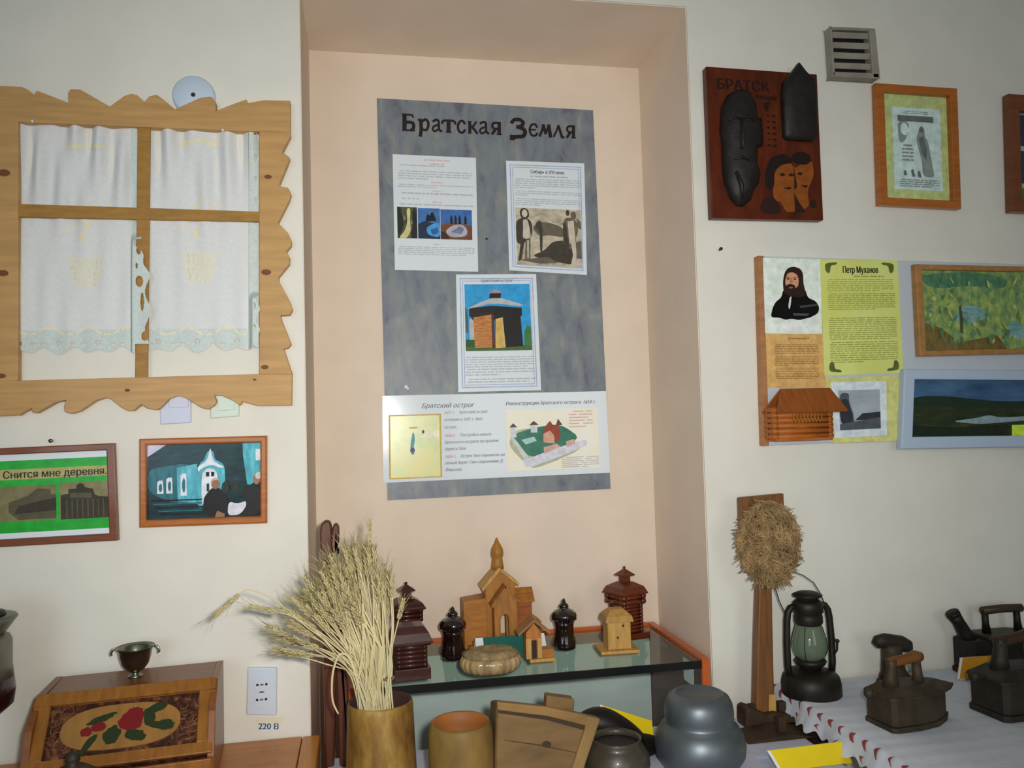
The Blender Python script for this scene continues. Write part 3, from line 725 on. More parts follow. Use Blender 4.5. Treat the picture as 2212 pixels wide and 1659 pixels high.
tag(MB().ball((0, -.001, 0), .003, 10, 6).build('drawing_pin', M_DKHOLE), 'tiny dark pin head on poster between the two upper sheets', 'pin').location = p

# ------------------------------------------------------------------ right wall
# carved wooden plaque
q = Quad([(1525, 143), (1765, 160), (1779, 476), (1538, 471)], -.024)
T = thing('carved_plaque', (q.c.x, 0, q.c.z), 'dark red wooden plaque with two black carved figures and painted faces', 'plaque')
oo = (q.c.x, 0, q.c.z)
M_PLQ = ramp_mat('stained_plaque_wood', [(.3, C(68, 22, 7)), (.5, C(86, 32, 9)), (.72, C(104, 46, 11))], 7, (4, 4, 1.2), .35)
MB().prism([q(0, 0), q(1, 0), q(1, 1), q(0, 1)], -.024, -.002).build('board', M_PLQ, T, .002)
M_CARV = mat('black_bark_carving', C(26, 21, 20), .55, var=.35, scale=40, bump=.5)
def relief(name, outl, y0, m, levels, off=oo):
    """carved relief: outline shrunk in steps towards the front, so it has a rounded section"""
    P0 = px(outl, y0); n = len(P0)
    cx = sum(p[0] for p in P0)/n; cz = sum(p[1] for p in P0)/n
    mb = MB(); vs = []
    for sc, y in levels:
        vs += [(cx+(x-cx)*sc, y, cz+(z-cz)*(1-(1-sc)*.6)) for x, z in P0]
    fs = []
    for i in range(len(levels)-1):
        for k in range(n):
            k2 = (k+1) % n; fs.append((i*n+k, i*n+k2, (i+1)*n+k2, (i+1)*n+k))
    fs.append(tuple((len(levels)-1)*n+k for k in range(n)))
    mb.add(vs, fs, 0, True)
    return mb.build(name, m, T, off=off)
lab(relief('long_carving', [(1572, 205), (1590, 194), (1608, 192), (1622, 200), (1632, 222), (1636, 252), (1646, 256), (1649, 300), (1648, 315), (1636, 318), (1634, 360), (1642, 380), (1640, 395), (1630, 408), (1622, 432), (1606, 446), (1592, 444), (1578, 428), (1566, 395), (1562, 370), (1560, 310), (1556, 280), (1560, 230)],
       -.03, M_CARV, [(1, -.022), (1, -.03), (.85, -.042), (.55, -.052), (.25, -.055)]), 'long black carved mask')
def ridge(name, pts_, r, y):
    mb = MB(); mb.tube([(lambda p: (p.x, y, p.z))(at(u, v, y)) for u, v in pts_], r, 8); mb.build(name, M_CARV, T, off=(oo[0], .005, oo[2]))
ridge('brow', [(1572, 262), (1586, 252), (1600, 258), (1616, 252), (1628, 262)], [.002, .004, .003, .004, .002], -.051)
ridge('nose', [(1601, 256), (1602, 285), (1603, 312), (1600, 322)], [.003, .0042, .0055, .003], -.054)
ridge('mouth', [(1586, 346), (1602, 340), (1618, 347)], [.002, .0035, .002], -.053)
ridge('beard', [(1588, 372), (1600, 400), (1602, 430)], [.004, .006, .003], -.046)
lab(relief('house_shaped_carving', [(1724, 136), (1740, 156), (1758, 172), (1762, 205), (1765, 300), (1755, 306), (1700, 302), (1692, 296), (1688, 200), (1692, 176), (1708, 158)],
       -.03, M_CARV, [(1, -.022), (1, -.034), (.9, -.040), (.5, -.045)]), 'black carved panel with pointed top')
P_ = Print(q, -.0243)
BR = flat(44, 20, 12, 1); BR2 = flat(30, 14, 12, 1); OC = flat(138, 74, 20, 1)
P_.text('БРАТСК', .085, .145, .0335, BR2, bold=.0012, sx=.98)
for i, (a, t) in enumerate(((.52, .30), (.52, .34), (.52, .38), (.52, .42), (.52, .46), (.52, .50))): P_.rect(a, t, a+.025, t+.012, BR2); P_.rect(a+.05, t, a+.08, t+.014, BR2)
P_.shape([(.50, .22), (.56, .21), (.53, .28), (.51, .275)], BR2)
P_.shape([(.43, .17), (.62, .18), (.62, .20), (.43, .19)], BR)
P_.build('lettering', T)
P_ = Print(q, -.0245)
P_.shape([(.55, .88), (.55, .70), (.60, .62), (.70, .60), (.76, .66), (.84, .60), (.92, .60), (.93, .70), (.86, .80), (.88, .92), (.66, .96), (.62, .88)], OC)
P_.shape([(.49, .80), (.48, .70), (.52, .62), (.56, .58), (.66, .555), (.73, .59), (.74, .62), (.64, .63), (.57, .68), (.56, .79), (.52, .81)], BR2)
P_.blob(.82, .585, .09, .045, BR2, seed=3, j=.05); P_.shape([(.42, .93), (.46, .86), (.54, .84), (.60, .90), (.62, .96), (.48, .97)], BR)
P_.shape([(.74, .82), (.78, .88), (.84, .95), (.74, .95)], BR); P_.blob(.91, .89, .03, .03, BR, seed=5)
for s, t in ((.64, .70), (.72, .70), (.80, .69)): P_.shape([(s-.03, t), (s, t-.012), (s+.03, t), (s, t+.012)], BR2)
P_.shape([(.74, .62), (.755, .70), (.77, .78), (.74, .80), (.745, .72)], BR); P_.shape([(.64, .79), (.72, .78), (.70, .80)], BR2); P_.shape([(.80, .77), (.87, .765), (.85, .785)], BR2)
P_.build('painted_faces', T)

# ventilation grille
q = Quad([(1794, 56), (1892, 60), (1901, 168), (1801, 164)], -.03)
T = thing('vent_grille', (q.c.x, 0, q.c.z), 'small dusty grey louvred vent grille high on the right wall', 'vent')
M_VENT = mat('dusty_grey_plastic', C(150, 144, 132), .6, var=.18, scale=18)
MB().prism([q(.03, .05), q(.95, .05), q(.95, .95), q(.03, .95)], -.004, -.0005).build('backing', mat('vent_dark_inside', C(34, 30, 34), .8), T)
b = MB()
for a in ((0, 0, .9, .06), (0, .9, 1, 1), (0, 0, .05, 1), (.86, 0, 1, 1)):
    b.prism([q(a[0], a[1]), q(a[2], a[1]), q(a[2], a[3]), q(a[0], a[3])], -.028, -.001)
b.build('frame', M_VENT, T, .002)
for k in range(4):
    t = .09+.205*k; mb = MB()
    A, B = q(.05, t), q(.86, t); A2, B2 = q(.05, t+.10), q(.86, t+.10)
    mb.add([(A[0], -.024, A[1]), (B[0], -.024, B[1]), (B2[0], -.019, B2[1]), (A2[0], -.019, A2[1]),
            (A[0], -.022, A[1]), (B[0], -.022, B[1]), (B2[0], -.017, B2[1]), (A2[0], -.017, A2[1])],
           [(0, 1, 2, 3), (7, 6, 5, 4), (0, 4, 5, 1), (3, 2, 6, 7), (0, 3, 7, 4), (1, 5, 6, 2)])
    mb.build('slat', M_VENT, T)

# green matted print
q = Quad([(1890, 180), (2066, 192), (2075, 452), (1899, 443)], -.016)
T = thing('framed_picture', (q.c.x, 0, q.c.z), 'orange framed engraving with green mat, right of the plaque', 'picture', 'framed pictures')
frame_part(q, None, (.10, .065, .095, .065), -.02, -.001, M_ORANGE, T, bevel=.0025)
P_ = Print(q, -.006)
P_.rect(.08, .05, .92, .95, flat(172, 184, 122, 1.35, .4)); P_.build('mat', T)
P_ = Print(q, -.0066)
PW = flat(178, 198, 196, 1.4, .4); K1, K2 = flat(98, 108, 108, 1.1), flat(126, 138, 136, 1.2)
P_.rect(.225, .17, .82, .85, PW); P_.rect(.29, .235, .73, .285, K1); P_.shape([(.29, .28), (.43, .29), (.42, .36), (.38, .44), (.33, .47), (.29, .44)], K2)
P_.blob(.37, .35, .05, .05, PW, seed=2); P_.lines(.33, .47, .47, .62, 5, K2, .5, 2, 1)
P_.shape([(.55, .34), (.58, .31), (.61, .34), (.62, .40), (.66, .46), (.68, .56), (.71, .68), (.72, .74), (.58, .74), (.57, .60), (.53, .50), (.51, .42)], K2); P_.blob(.575, .35, .03, .022, K1, seed=5); P_.shape([(.54, .42), (.60, .40), (.64, .52), (.62, .60), (.57, .54)], K1)
P_.shape([(.34, .70), (.37, .69), (.38, .73), (.35, .735)], K1); P_.shape([(.43, .69), (.46, .68), (.48, .74), (.45, .745)], K1); P_.shape([(.51, .70), (.54, .69), (.56, .745), (.52, .745)], K1)
P_.lines(.29, .78, .76, .83, 4, K2, .5, 7, .8); P_.lines(.36, .66, .195, .225, 2, K2, .4, 9, 1)
P_.build('engraving', T)
# picture cut by the right edge
q = Quad([(2177, 203), (2372, 218), (2380, 468), (2184, 457)], -.02)
T = thing('framed_picture', (q.c.x, 0, q.c.z), 'brown framed picture cut off by the upper right edge', 'picture', 'framed pictures')
frame_part(q, None, (.115, .14, .11, .09), -.024, -.001, M_BROWNF, T, bevel=.0025)
P_ = Print(q, -.006); P_.rect(.09, .12, .91, .93, flat(140, 160, 150, 1.3)); P_.rect(.15, .15, .85, .42, flat(58, 54, 76, 1.1)); P_.rect(.17, .46, .83, .74, flat(60, 56, 80, 1.1)); P_.rect(.12, .78, .88, .92, flat(96, 96, 50, 1.1)); P_.build('photograph', T)

# long pale display board with its sheets and pictures
q = Quad([(1638, 553), (2480, 579), (2470, 925), (1650, 963)], -.020)
T = thing('display_board', (q.c.x, 0, q.c.z), 'long pale blue grey board on the right wall under the pictures', 'board')
MB().prism([q(0, 0), q(1, 0), q(1, 1), q(0, 1)], -.020, -.001).build('panel', mat('pale_blue_grey_board', C(196, 204, 214), .5, spec=.3), T, .001)
b = MB(); b.prism([q(-.001, -.001), q(.012, -.001), q(.012, 1.001), q(-.001, 1.001)], -.0215, -.001)
b.build('wooden_edge', mat('pinkish_wood_edge', C(172, 120, 78), .5, var=.15, scale=12, stretch=(2, 2, 10)), T)
YB = -.0216
GM = 'sheets on the long display board'
qs, T = sheet('portrait_print', [(1648, 557), (1772, 560), (1776, 722), (1653, 720)], YB, 'painted portrait of bearded man in black coat on the display board', 'print', GM, flat(206, 220, 208, 1.3, .35), -.0202)
P_ = Print(qs, YB-.0002); HB = flat(14, 12, 12, 1, .2); HR = flat(44, 24, 18, 1); FC = flat(206, 150, 116, 1.1)
P_.shape([(.10, .79), (.14, .66), (.20, .58), (.30, .52), (.34, .40), (.72, .40), (.76, .52), (.90, .56), (.96, .64), (.94, .72), (.80, .78), (.74, .79), (.60, .82), (.46, .80), (.36, .82), (.26, .79)], HB)
P_.shape([(.34, .46), (.33, .32), (.36, .20), (.42, .13), (.52, .105), (.64, .13), (.69, .20), (.69, .34), (.74, .48), (.60, .52), (.44, .50)], HR)
P_.shape([(.38, .27), (.41, .20), (.50, .18), (.58, .21), (.61, .28), (.60, .36), (.56, .42), (.48, .43), (.40, .40), (.37, .33)], FC)
P_.shape([(.38, .36), (.46, .335), (.54, .355), (.55, .40), (.62, .34), (.66, .40), (.60, .50), (.44, .49), (.38, .42)], HR); P_.shape([(.43, .385), (.50, .38), (.50, .395), (.44, .40)], flat(180, 110, 90, 1))
P_.rect(.39, .25, .45, .258, HR); P_.rect(.51, .25, .58, .258, HR); P_.rect(.40, .268, .44, .282, HB); P_.rect(.52, .268, .56, .282, HB); P_.shape([(.465, .27), (.49, .26), (.50, .32), (.455, .325)], flat(176, 118, 88, 1.05))
P_.shape([(.44, .52), (.47, .50), (.46, .58), (.44, .66), (.42, .68), (.41, .62)], flat(210, 214, 220, 1.2)); P_.shape([(.60, .63), (.90, .60), (.93, .62), (.62, .66)], flat(60, 64, 70, 1.1)); P_.shape([(.48, .73), (.78, .73), (.74, .76), (.50, .76)], flat(70, 80, 92, 1.1))
P_.shape([(.28, .88), (.64, .84), (.62, .96), (.30, .97)], flat(226, 232, 226, 1.4, .15))
P_.build('portrait', T)
qs, T = sheet('printed_sheet', [(1771, 561), (1939, 562), (1952, 806), (1781, 811)], YB-.0006, 'yellow green sheet of fine print with bold heading beside the portrait', 'paper', GM, ramp_mat('yellow_green_paper', [(.3, C(200, 206, 96, 1.12)), (.7, C(210, 218, 140, 1.2))], 5, (1, 1, 1), .2), -.0202)
P_ = Print(qs, YB-.0008); GI = flat(150, 160, 70, 1.15); GD = flat(90, 104, 50, 1.1)
P_.text('Петр Муханов', .51, .115, .0215, flat(34, 40, 24, 1), align='CENTER', bold=.0006, sx=.62)
P_.lines(.08, .93, .165, .28, 7, GI, .4, 1, .8); P_.lines(.08, .94, .29, .44, 9, GI, .4, 2, .7); P_.lines(.08, .94, .50, .70, 11, GI, .4, 3, .9); P_.lines(.08, .94, .71, .90, 10, GI, .4, 4, .5)
P_.lines(.40, .80, .135, .155, 1, GI, .5, 5, 1)
for sx, sy in ((0, 0), (1, 0), (0, 1), (1, 1)):
    f = lambda s, t: (s if not sx else 1-s, t if not sy else 1-t)
    P_.shape([f(.06, .03), f(.22, .02), f(.20, .045), f(.13, .05), f(.12, .11), f(.09, .12), f(.06, .09)], GD)
P_.build('printed_text', T)
qs, T = sheet('printed_sheet', [(1654, 721), (1779, 721), (1783, 838), (1658, 838)], YB-.0004, 'orange tan sheet of fine print under the portrait', 'paper', GM, flat(216, 172, 106, 1.05, .5), -.0202)
P_ = Print(qs, YB-.0006); TI = flat(150, 112, 58, 1.15)
P_.lines(.36, .74, .07, .11, 1, TI, .5, 1, 1); P_.lines(.14, .90, .19, .38, 6, TI, .4, 2, .9); P_.lines(.14, .90, .40, .60, 6, TI, .4, 3, .3); P_.lines(.14, .90, .62, .84, 7, TI, .4, 4, .8)
P_.build('printed_text', T)
qs, T = sheet('yellow_backing_sheet', [(1783, 816), (1944, 811), (1945, 952), (1800, 957)], YB-.0001, 'pale yellow sheet behind the small grey photo', 'paper', GM, flat(206, 206, 130, 1.1, .5), -.0202)
qs, T = sheet('paper_sheet', [(1796, 826), (1914, 823), (1916, 940), (1803, 946)], YB-.0008, 'white bordered grey photo of a misty tower beside the log house', 'photo', GM, flat(196, 208, 220, 1.3), YB-.0002)
P_ = Print(qs, YB-.001)
P_.rect(.11, .15, .88, .87, ramp_mat('misty_grey_photo', [(.3, C(136, 146, 158, 1.2)), (.7, C(166, 176, 186, 1.2))], 12, (1, 1, 2), .4)); MD, ML = flat(48, 54, 62, 1), flat(84, 90, 98, 1)
P_.shape([(.12, .20), (.31, .20), (.30, .34), (.34, .48), (.37, .56), (.38, .70), (.42, .78), (.12, .80)], ML); P_.shape([(.13, .32), (.28, .30), (.32, .50), (.35, .60), (.36, .76), (.13, .78)], MD); P_.shape([(.40, .70), (.54, .58), (.88, .56), (.88, .68), (.60, .70)], MD); P_.shape([(.11, .76), (.88, .66), (.88, .87), (.11, .87)], ML)
P_.build('photograph', T)
# log house model fixed on the board
M_LOG = ramp_mat('orange_log_wood', [(.3, C(150, 80, 28)), (.5, C(172, 98, 38)), (.7, C(182, 110, 48))], 9, (3, 3, 16), .5)
M_ROOFW = mat('brown_roof_wood', C(146, 80, 30), .5, var=.14, scale=9, stretch=(12, 3, 2))
hc = at(1735, 953, -.06)
T = thing('log_house_model', (hc.x, 0, hc.z), 'orange brown wooden log house model on lower left of the display board', 'model house')
oo = (hc.x, 0, hc.z)
fr = px([(1668, 880), (1797, 880), (1797, 951), (1668, 950)], -.065)
x0 = fr[0][0]; x1 = fr[1][0]; zb = fr[3][1]; zt = fr[0][1]
b = MB(); n = 6
for i in range(n):
    z = zb+(zt-zb)*(i+.5)/n; rr = (zt-zb)/n*.53
    for y in (-.062, -.034):
        b.tube([(x0, y, z), (x1, y, z)], rr, 10)
    for x in (x0+.006, x1-.006): b.tube([(x, -.068, z), (x, -.026, z)], rr, 10)
b.build('log_walls', M_LOG, T, off=oo)
tp = px([(1686, 838), (1794, 839), (1818, 902), (1658, 881)], -.06)
b = MB(); rx0, rx1 = tp[0][0], tp[1][0]; rz = (tp[0][1]+tp[1][1])/2; ex0, ex1 = tp[3][0]+.004, tp[2][0]-.004; ez = (tp[2][1]+tp[3][1])/2+.004
for sg in (1, -1):
    ye = -.058-sg*.034
    b.add([(rx0, -.058, rz), (rx1, -.058, rz), (ex1, ye, ez), (ex0, ye, ez), (rx0, -.058, rz-.004), (rx1, -.058, rz-.004), (ex1, ye+sg*.003, ez-.004), (ex0, ye+sg*.003, ez-.004)],
          [(0, 1, 2, 3), (7, 6, 5, 4), (0, 4, 5, 1), (3, 2, 6, 7), (0, 3, 7, 4), (1, 5, 6, 2)])
b.build('roof', M_ROOFW, T, off=oo)
b = MB()
for i in range(9):
    x = x0+.045+i*.0085
    b.box(x, x+.0022, -.0725, -.070, zt-.034, zt-.004)
b.box(x0+.042, x0+.118, -.0725, -.0705, zt-.034, zt-.031)
b.build('fence_rails', M_LIGHTW, T, off=oo)
MB().box(x0+.004, x1-.004, -.07, -.026, zb-.004, zb+.002).build('floor_plate', M_LOG, T, off=oo)

# two landscape paintings on the board
q = Quad([(1975, 571), (2262, 577), (2262, 763), (1985, 770)], -.034)
T = thing('framed_painting', (q.c.x, 0, q.c.z), 'wood framed green forest and pond painting on the display board', 'painting', 'landscape paintings')
frame_part(q, None, (.05, .06, .05, .06), -.038, -.0205, mat('tan_wood_frame', C(168, 122, 70), .45, var=.15, scale=12, stretch=(4, 2, 4)), T, bevel=.002)
P_ = Print(q, -.028)
FG = ramp_mat('painted_foliage', [(.28, C(70, 100, 70, 1.2)), (.42, C(100, 134, 92, 1.2)), (.55, C(136, 158, 86, 1.2)), (.72, C(168, 176, 104, 1.25))], 34, (1.6, 1, 1), .3, 5)
FB = ramp_mat('painted_water', [(.3, C(84, 128, 120, 1.3)), (.7, C(128, 164, 170, 1.35))], 40, (1, 1, 2), .3); FBR = ramp_mat('painted_earth', [(.3, C(84, 72, 40, 1.3)), (.7, C(120, 104, 56, 1.3))], 40, (2, 1, 1), .3)
P_.rect(.04, .05, .96, .95, FG); P_.shape([(.06, .10), (.45, .06), (.72, .14), (.68, .26), (.40, .22), (.20, .26), (.08, .22)], ramp_mat('painted_dark_wood', [(.3, C(52, 92, 66, 1.3)), (.7, C(84, 128, 96, 1.3))], 40, (2, 1, 1), .3))
P_.blob(.42, .55, .14, .09, FB, seed=4, j=.25); P_.blob(.80, .72, .10, .12, FB, seed=9, j=.3); P_.shape([(.05, .62), (.20, .70), (.28, .80), (.30, .94), (.05, .94)], FBR); P_.shape([(.30, .86), (.62, .78), (.70, .94), (.30, .94)], FBR); P_.shape([(.33, .46), (.345, .44), (.36, .60), (.355, .76), (.335, .74)], flat(70, 76, 46, 1.2))
rd = random.Random(3)
for i in range(70):
    s, t = rd.uniform(.08, .92), rd.uniform(.14, .86); g = rd.choice([(146, 164, 84), (170, 180, 108), (108, 140, 96), (84, 118, 80)])
    P_.blob(s, t, rd.uniform(.006, .016), rd.uniform(.02, .055), flat(*g, 1.15), n=8, j=.3, seed=i, rot=rd.uniform(-.4, .4))
P_.build('canvas', T)
q = Quad([(1952, 797), (2300, 801), (2296, 964), (1945, 970)], -.036)
T = thing('framed_painting', (q.c.x, 0, q.c.z), 'pale blue framed dark river valley painting, below the forest painting', 'painting', 'landscape paintings')
frame_part(q, None, (.065, .13, .065, .15), -.04, -.0205, mat('pale_blue_painted_frame', C(180, 198, 220), .5), T, bevel=.003)
P_ = Print(q, -.030)
P_.rect(.05, .11, .95, .87, ramp_mat('painted_dusk_sky', [(.3, C(36, 64, 96, 1.3)), (.6, C(62, 96, 128, 1.3)), (.8, C(84, 116, 136, 1.3))], 9, (1, 1, 3), .35))
P_.shape([(.05, .38), (.30, .36), (.60, .42), (.95, .40), (.95, .87), (.05, .87)], ramp_mat('painted_dark_hills', [(.3, C(20, 36, 26, 1.2)), (.55, C(42, 52, 30, 1.2)), (.75, C(70, 64, 34, 1.2))], 22, (1, 1, 4), .35))
P_.shape([(.05, .37), (.16, .33), (.34, .35), (.60, .41), (.95, .39), (.95, .50), (.60, .50), (.30, .46), (.05, .47)], flat(26, 44, 34, 1.2)); P_.shape([(.30, .66), (.46, .62), (.54, .58), (.62, .62), (.90, .58), (.92, .63), (.62, .68), (.48, .70)], flat(120, 142, 150, 1.3)); P_.shape([(.05, .70), (.36, .74), (.66, .70), (.66, .86), (.05, .86)], flat(24, 36, 22, 1.2))
P_.build('canvas', T)
qs, T = sheet('caption_label', [(2186, 918), (2290, 916), (2290, 944), (2186, 945)], -.0315, 'small yellow green caption label on the valley painting', 'label', None, flat(176, 206, 60, 1.4), -.0309)

# power socket and its label
q = Quad([(535, 1443), (598, 1443), (597, 1546), (532, 1545)], -.010)
T = thing('power_socket', (q.c.x, 0, q.c.z), 'white double wall socket right of the carved bread box', 'socket')
M_SOCK = mat('white_socket_plastic', C(206, 216, 230), .35)
MB().prism([q(0, 0), q(1, 0), q(1, 1), q(0, 1)], -.010, -.0005).build('plate', M_SOCK, T, .0025)
for t in (.345, .66):
    c = q(.5, t); b = MB(); b.prism([(c[0]+.0165*cos(a*pi/12), c[1]+.0165*sin(a*pi/12)) for a in range(24)], -.0115, -.010)
    so = b.build('outlet', M_SOCK, T, .0006)
    for dx in (-.0085, .0085):
        b = MB(); b.add([(c[0]+dx+.0026*cos(a*pi/6), -.0118, c[1]+.0026*sin(a*pi/6)) for a in range(12)], [list(range(12))])
        b.build('pin_hole', M_DKHOLE, so)
    b = MB(); b.box(c[0]-.003, c[0]+.003, -.0122, -.0115, c[1]-.0015, c[1]+.0015); b.build('earth_clip', M_STEEL, so)
qs, T = sheet('voltage_label', [(561, 1555), (601, 1556), (600, 1580), (560, 1580)], -.0012, 'small paper label reading 220 under the socket', 'label', None, flat(196, 204, 214, 1.2), -.0003)
P_ = Print(qs, -.0014); P_.text('220 В', .5, .80, .0165, flat(66, 72, 92, 1), align='CENTER', bold=.0004); P_.build('lettering', T)
q = Quad([(553, 1551), (613, 1549), (611, 1562), (551, 1563)], -.0008)
b = MB(); b.prism([q(0, 0), q(1, .1), q(.97, 1), q(0, .9)], -.0016, -.0013, 0)
b.v = [(x, y, z) for x, y, z in b.v]
o = b.build('clear_tape', mat('yellowed_clear_tape', C(226, 220, 200), .15, spec=.5)); o.location = q.c*1; o.location.y = 0
tag(o, 'strip of yellowed clear tape above the socket label', 'tape')

# ------------------------------------------------------------------ tables and display case
ZL, ZR, ZM, ZG = .74, .754, .70, .826      # left table, right table cloth, lower middle table, glass shelf
def table(name, x0, x1, y0, y1, z, th, m, label, strip=None, lw=.05):
    T = thing(name, ((x0+x1)/2, (y0+y1)/2, 0), label, 'table')
    hx, hy = (x1-x0)/2, (y1-y0)/2
    xe = hx-(.036 if strip else 0)
    MB().box(-hx, xe, -hy, hy, z-th, z).build('tabletop', m, T, .002)
    if strip: lab(MB().box(xe+.0008, hx, -hy, hy, z-th, z).build('edge_strip', strip, T, .004), 'lighter rounded end strip')
    for sx in (-1, 1):
        for sy in (-1, 1):
            cx, cy = sx*(hx-lw), sy*(hy-lw)
            MB().box(cx-lw/2, cx+lw/2, cy-lw/2, cy+lw/2, 0, z-th).build('leg', m, T, .002)
    return T
M_TABLE = mat('orange_table_veneer', C(186, 116, 36), .4, var=.12, scale=6, stretch=(1.5, 12, 1), coat=.2)
M_TABLE2 = mat('orange_table_end', C(190, 124, 38), .4, var=.12, scale=6, stretch=(10, 1.5, 1), coat=.2)
table('side_table', -1.35, .020, -.52, -.006, ZL, .03, M_TABLE, 'orange brown veneered table under the carved bread box', M_TABLE2)
table('display_table', 1.045, 2.35, -.80, -.006, ZR-.003, .03, mat('dark_table_wood', C(70, 44, 26), .5, var=.14, scale=6, stretch=(1.5, 12, 1)), 'table under the white cloth holding the old irons')
table('low_table', .040, .985, -.72, -.034, ZM-.003, .03, M_TABLE, 'lower table in front of the niche holding wooden vessels')
# cloth on the low table
T = thing('tablecloth', (.51, -.36, ZM), 'plain pale lilac cloth on the low table before the niche', 'tablecloth')
b = MB(); b.box(-.470, .4745, -.365, .326, -.0026, 0)
b.box(-.4735, -.470, -.365, .326, -.06, 0); b.box(-.470, .4745, -.368, -.365, -.10, 0)
b.build('cloth', mat('pale_lilac_cloth', C(196, 200, 218), .9, var=.05, scale=50, bump=.15, spec=.1), T)
b = MB()
rd = random.Random(5)
for i in range(26):
    x, y = rd.uniform(.27, .46), rd.uniform(-.30, .10)
    b.add([(x+.0035*cos(a*pi/4)*rd.uniform(.6, 1.2), y+.0035*sin(a*pi/4)*rd.uniform(.6, 1.2), .0004) for a in range(8)], [list(range(8))])
b.build('printed_flowers', mat('dark_flower_print', C(84, 70, 92), .9), T)
# white cloth with red embroidered scalloped edge on the right table
T = thing('tablecloth', (1.68, -.40, ZR), 'white cloth with red embroidered scalloped edge under the irons', 'tablecloth')
nx, ny = 70, 150; vs = []; fs = []
xa, xb = -.700, .68; ya, yb = -.41, .392
prof = []
def edge_pt(s, y):
    """s: 0..1 across the hanging edge from the table rim down"""
    wv = sin(y*2*pi/.043); w2 = sin(y*2*pi/.115+1)
    x = 1.012-1.68-.020*s-.0045*wv*s*(.6+.4*w2)-.005*w2*s
    z = .004-.042*s*(1+.12*wv)-.0006+.004*sin(min(1, s*3)*pi)*(1+wv)*.5
    return x, z
for j in range(ny+1):
    y = ya+(yb-ya)*j/ny
    row = []
    for i in range(9):
        x, z = edge_pt(1-i/8, y)
        row.append((x, y, z))
    for i in range(1, 12):
        x0_ = edge_pt(0, y)[0]
        x = x0_+(xb-x0_)*i/11
        row.append((x, y, .001*math.exp(-i*.9)*sin(y*2*pi/.043)+.0004*sin(x*17+y*23)))
    vs += row
nn = 20
for j in range(ny):
    for i in range(nn-1):
        fs.append((j*nn+i, j*nn+i+1, (j+1)*nn+i+1, (j+1)*nn+i))
b = MB(); b.add(vs, fs, 0, True); b.build('cloth', M_CLOTH, T)
b = MB(); rd = random.Random(8)
for k in range(22):
    yc = ya+.012+(yb-ya-.02)*k/21; big = k % 4 != 2
    for s0, s1, wy in ((.05, .42, .006 if big else .0035), (.62, .86, .004)):
        if s0 > .5 and k % 2: continue
        lft = []; rgt = []
        for i in range(7):
            s = s0+(s1-s0)*i/6; cv = .010*sin(i/6*pi); hw = wy*sin((i+.6)/7.2*pi)
            for arr, sg in ((lft, -1), (rgt, 1)):
                yy = yc+cv+sg*hw; x, z = edge_pt(s, yy); arr.append((x-.0012, yy, z+.0012))
        for i in range(6): b.add([lft[i], rgt[i], rgt[i+1], lft[i+1]], [(0, 1, 2, 3)])
b.build('red_embroidery', mat('dull_red_embroidery', C(150, 66, 70), .85), T)

# glass topped display case in the niche
T = thing('display_case', (.463, .15, 0), 'glass topped orange wood display case standing inside the niche', 'display case')
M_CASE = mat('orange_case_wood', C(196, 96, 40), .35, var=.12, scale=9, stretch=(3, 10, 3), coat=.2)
M_CASEIN = mat('shadowed_case_inside', C(92, 52, 38), .4, var=.12, scale=9, stretch=(3, 3, 10))  # shadow inside the case is put into this darker wood colour
cx = .463; cy = .15
for sx, nm in ((-1, 'side_panel'), (1, 'side_panel')):
    xo = .078 if sx < 0 else .848
    xi = xo-sx*.016
    b = MB(); b.box(min(xo, xi)-cx, max(xo, xi)-cx, -.028-cy, .318-cy, 0, ZG+.006, 0)
    xi2 = xi-sx*.0008
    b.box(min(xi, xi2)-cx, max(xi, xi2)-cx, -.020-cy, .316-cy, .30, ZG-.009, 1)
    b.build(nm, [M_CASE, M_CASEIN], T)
b = MB(); b.box(.0942-cx, .832-cx, .305-cy, .318-cy, 0, ZG+.006, 0); b.build('back_panel', M_CASE, T)
b = MB(); b.box(.0955-cx, .8305-cx, .302-cy, .3045-cy, .3, ZG-.033, 0); b.build('back_lining', mat('grey_white_lining', C(212, 222, 222), .8, var=.05, scale=8, stretch=(1, 1, 4), bump=.3), T)
b = MB(); b.box(.0955-cx, .8305-cx, .302-cy, .3045-cy, ZG-.033, ZG-.009, 0); b.build('back_rail', mat('brown_back_rail', C(128, 106, 84), .5), T)
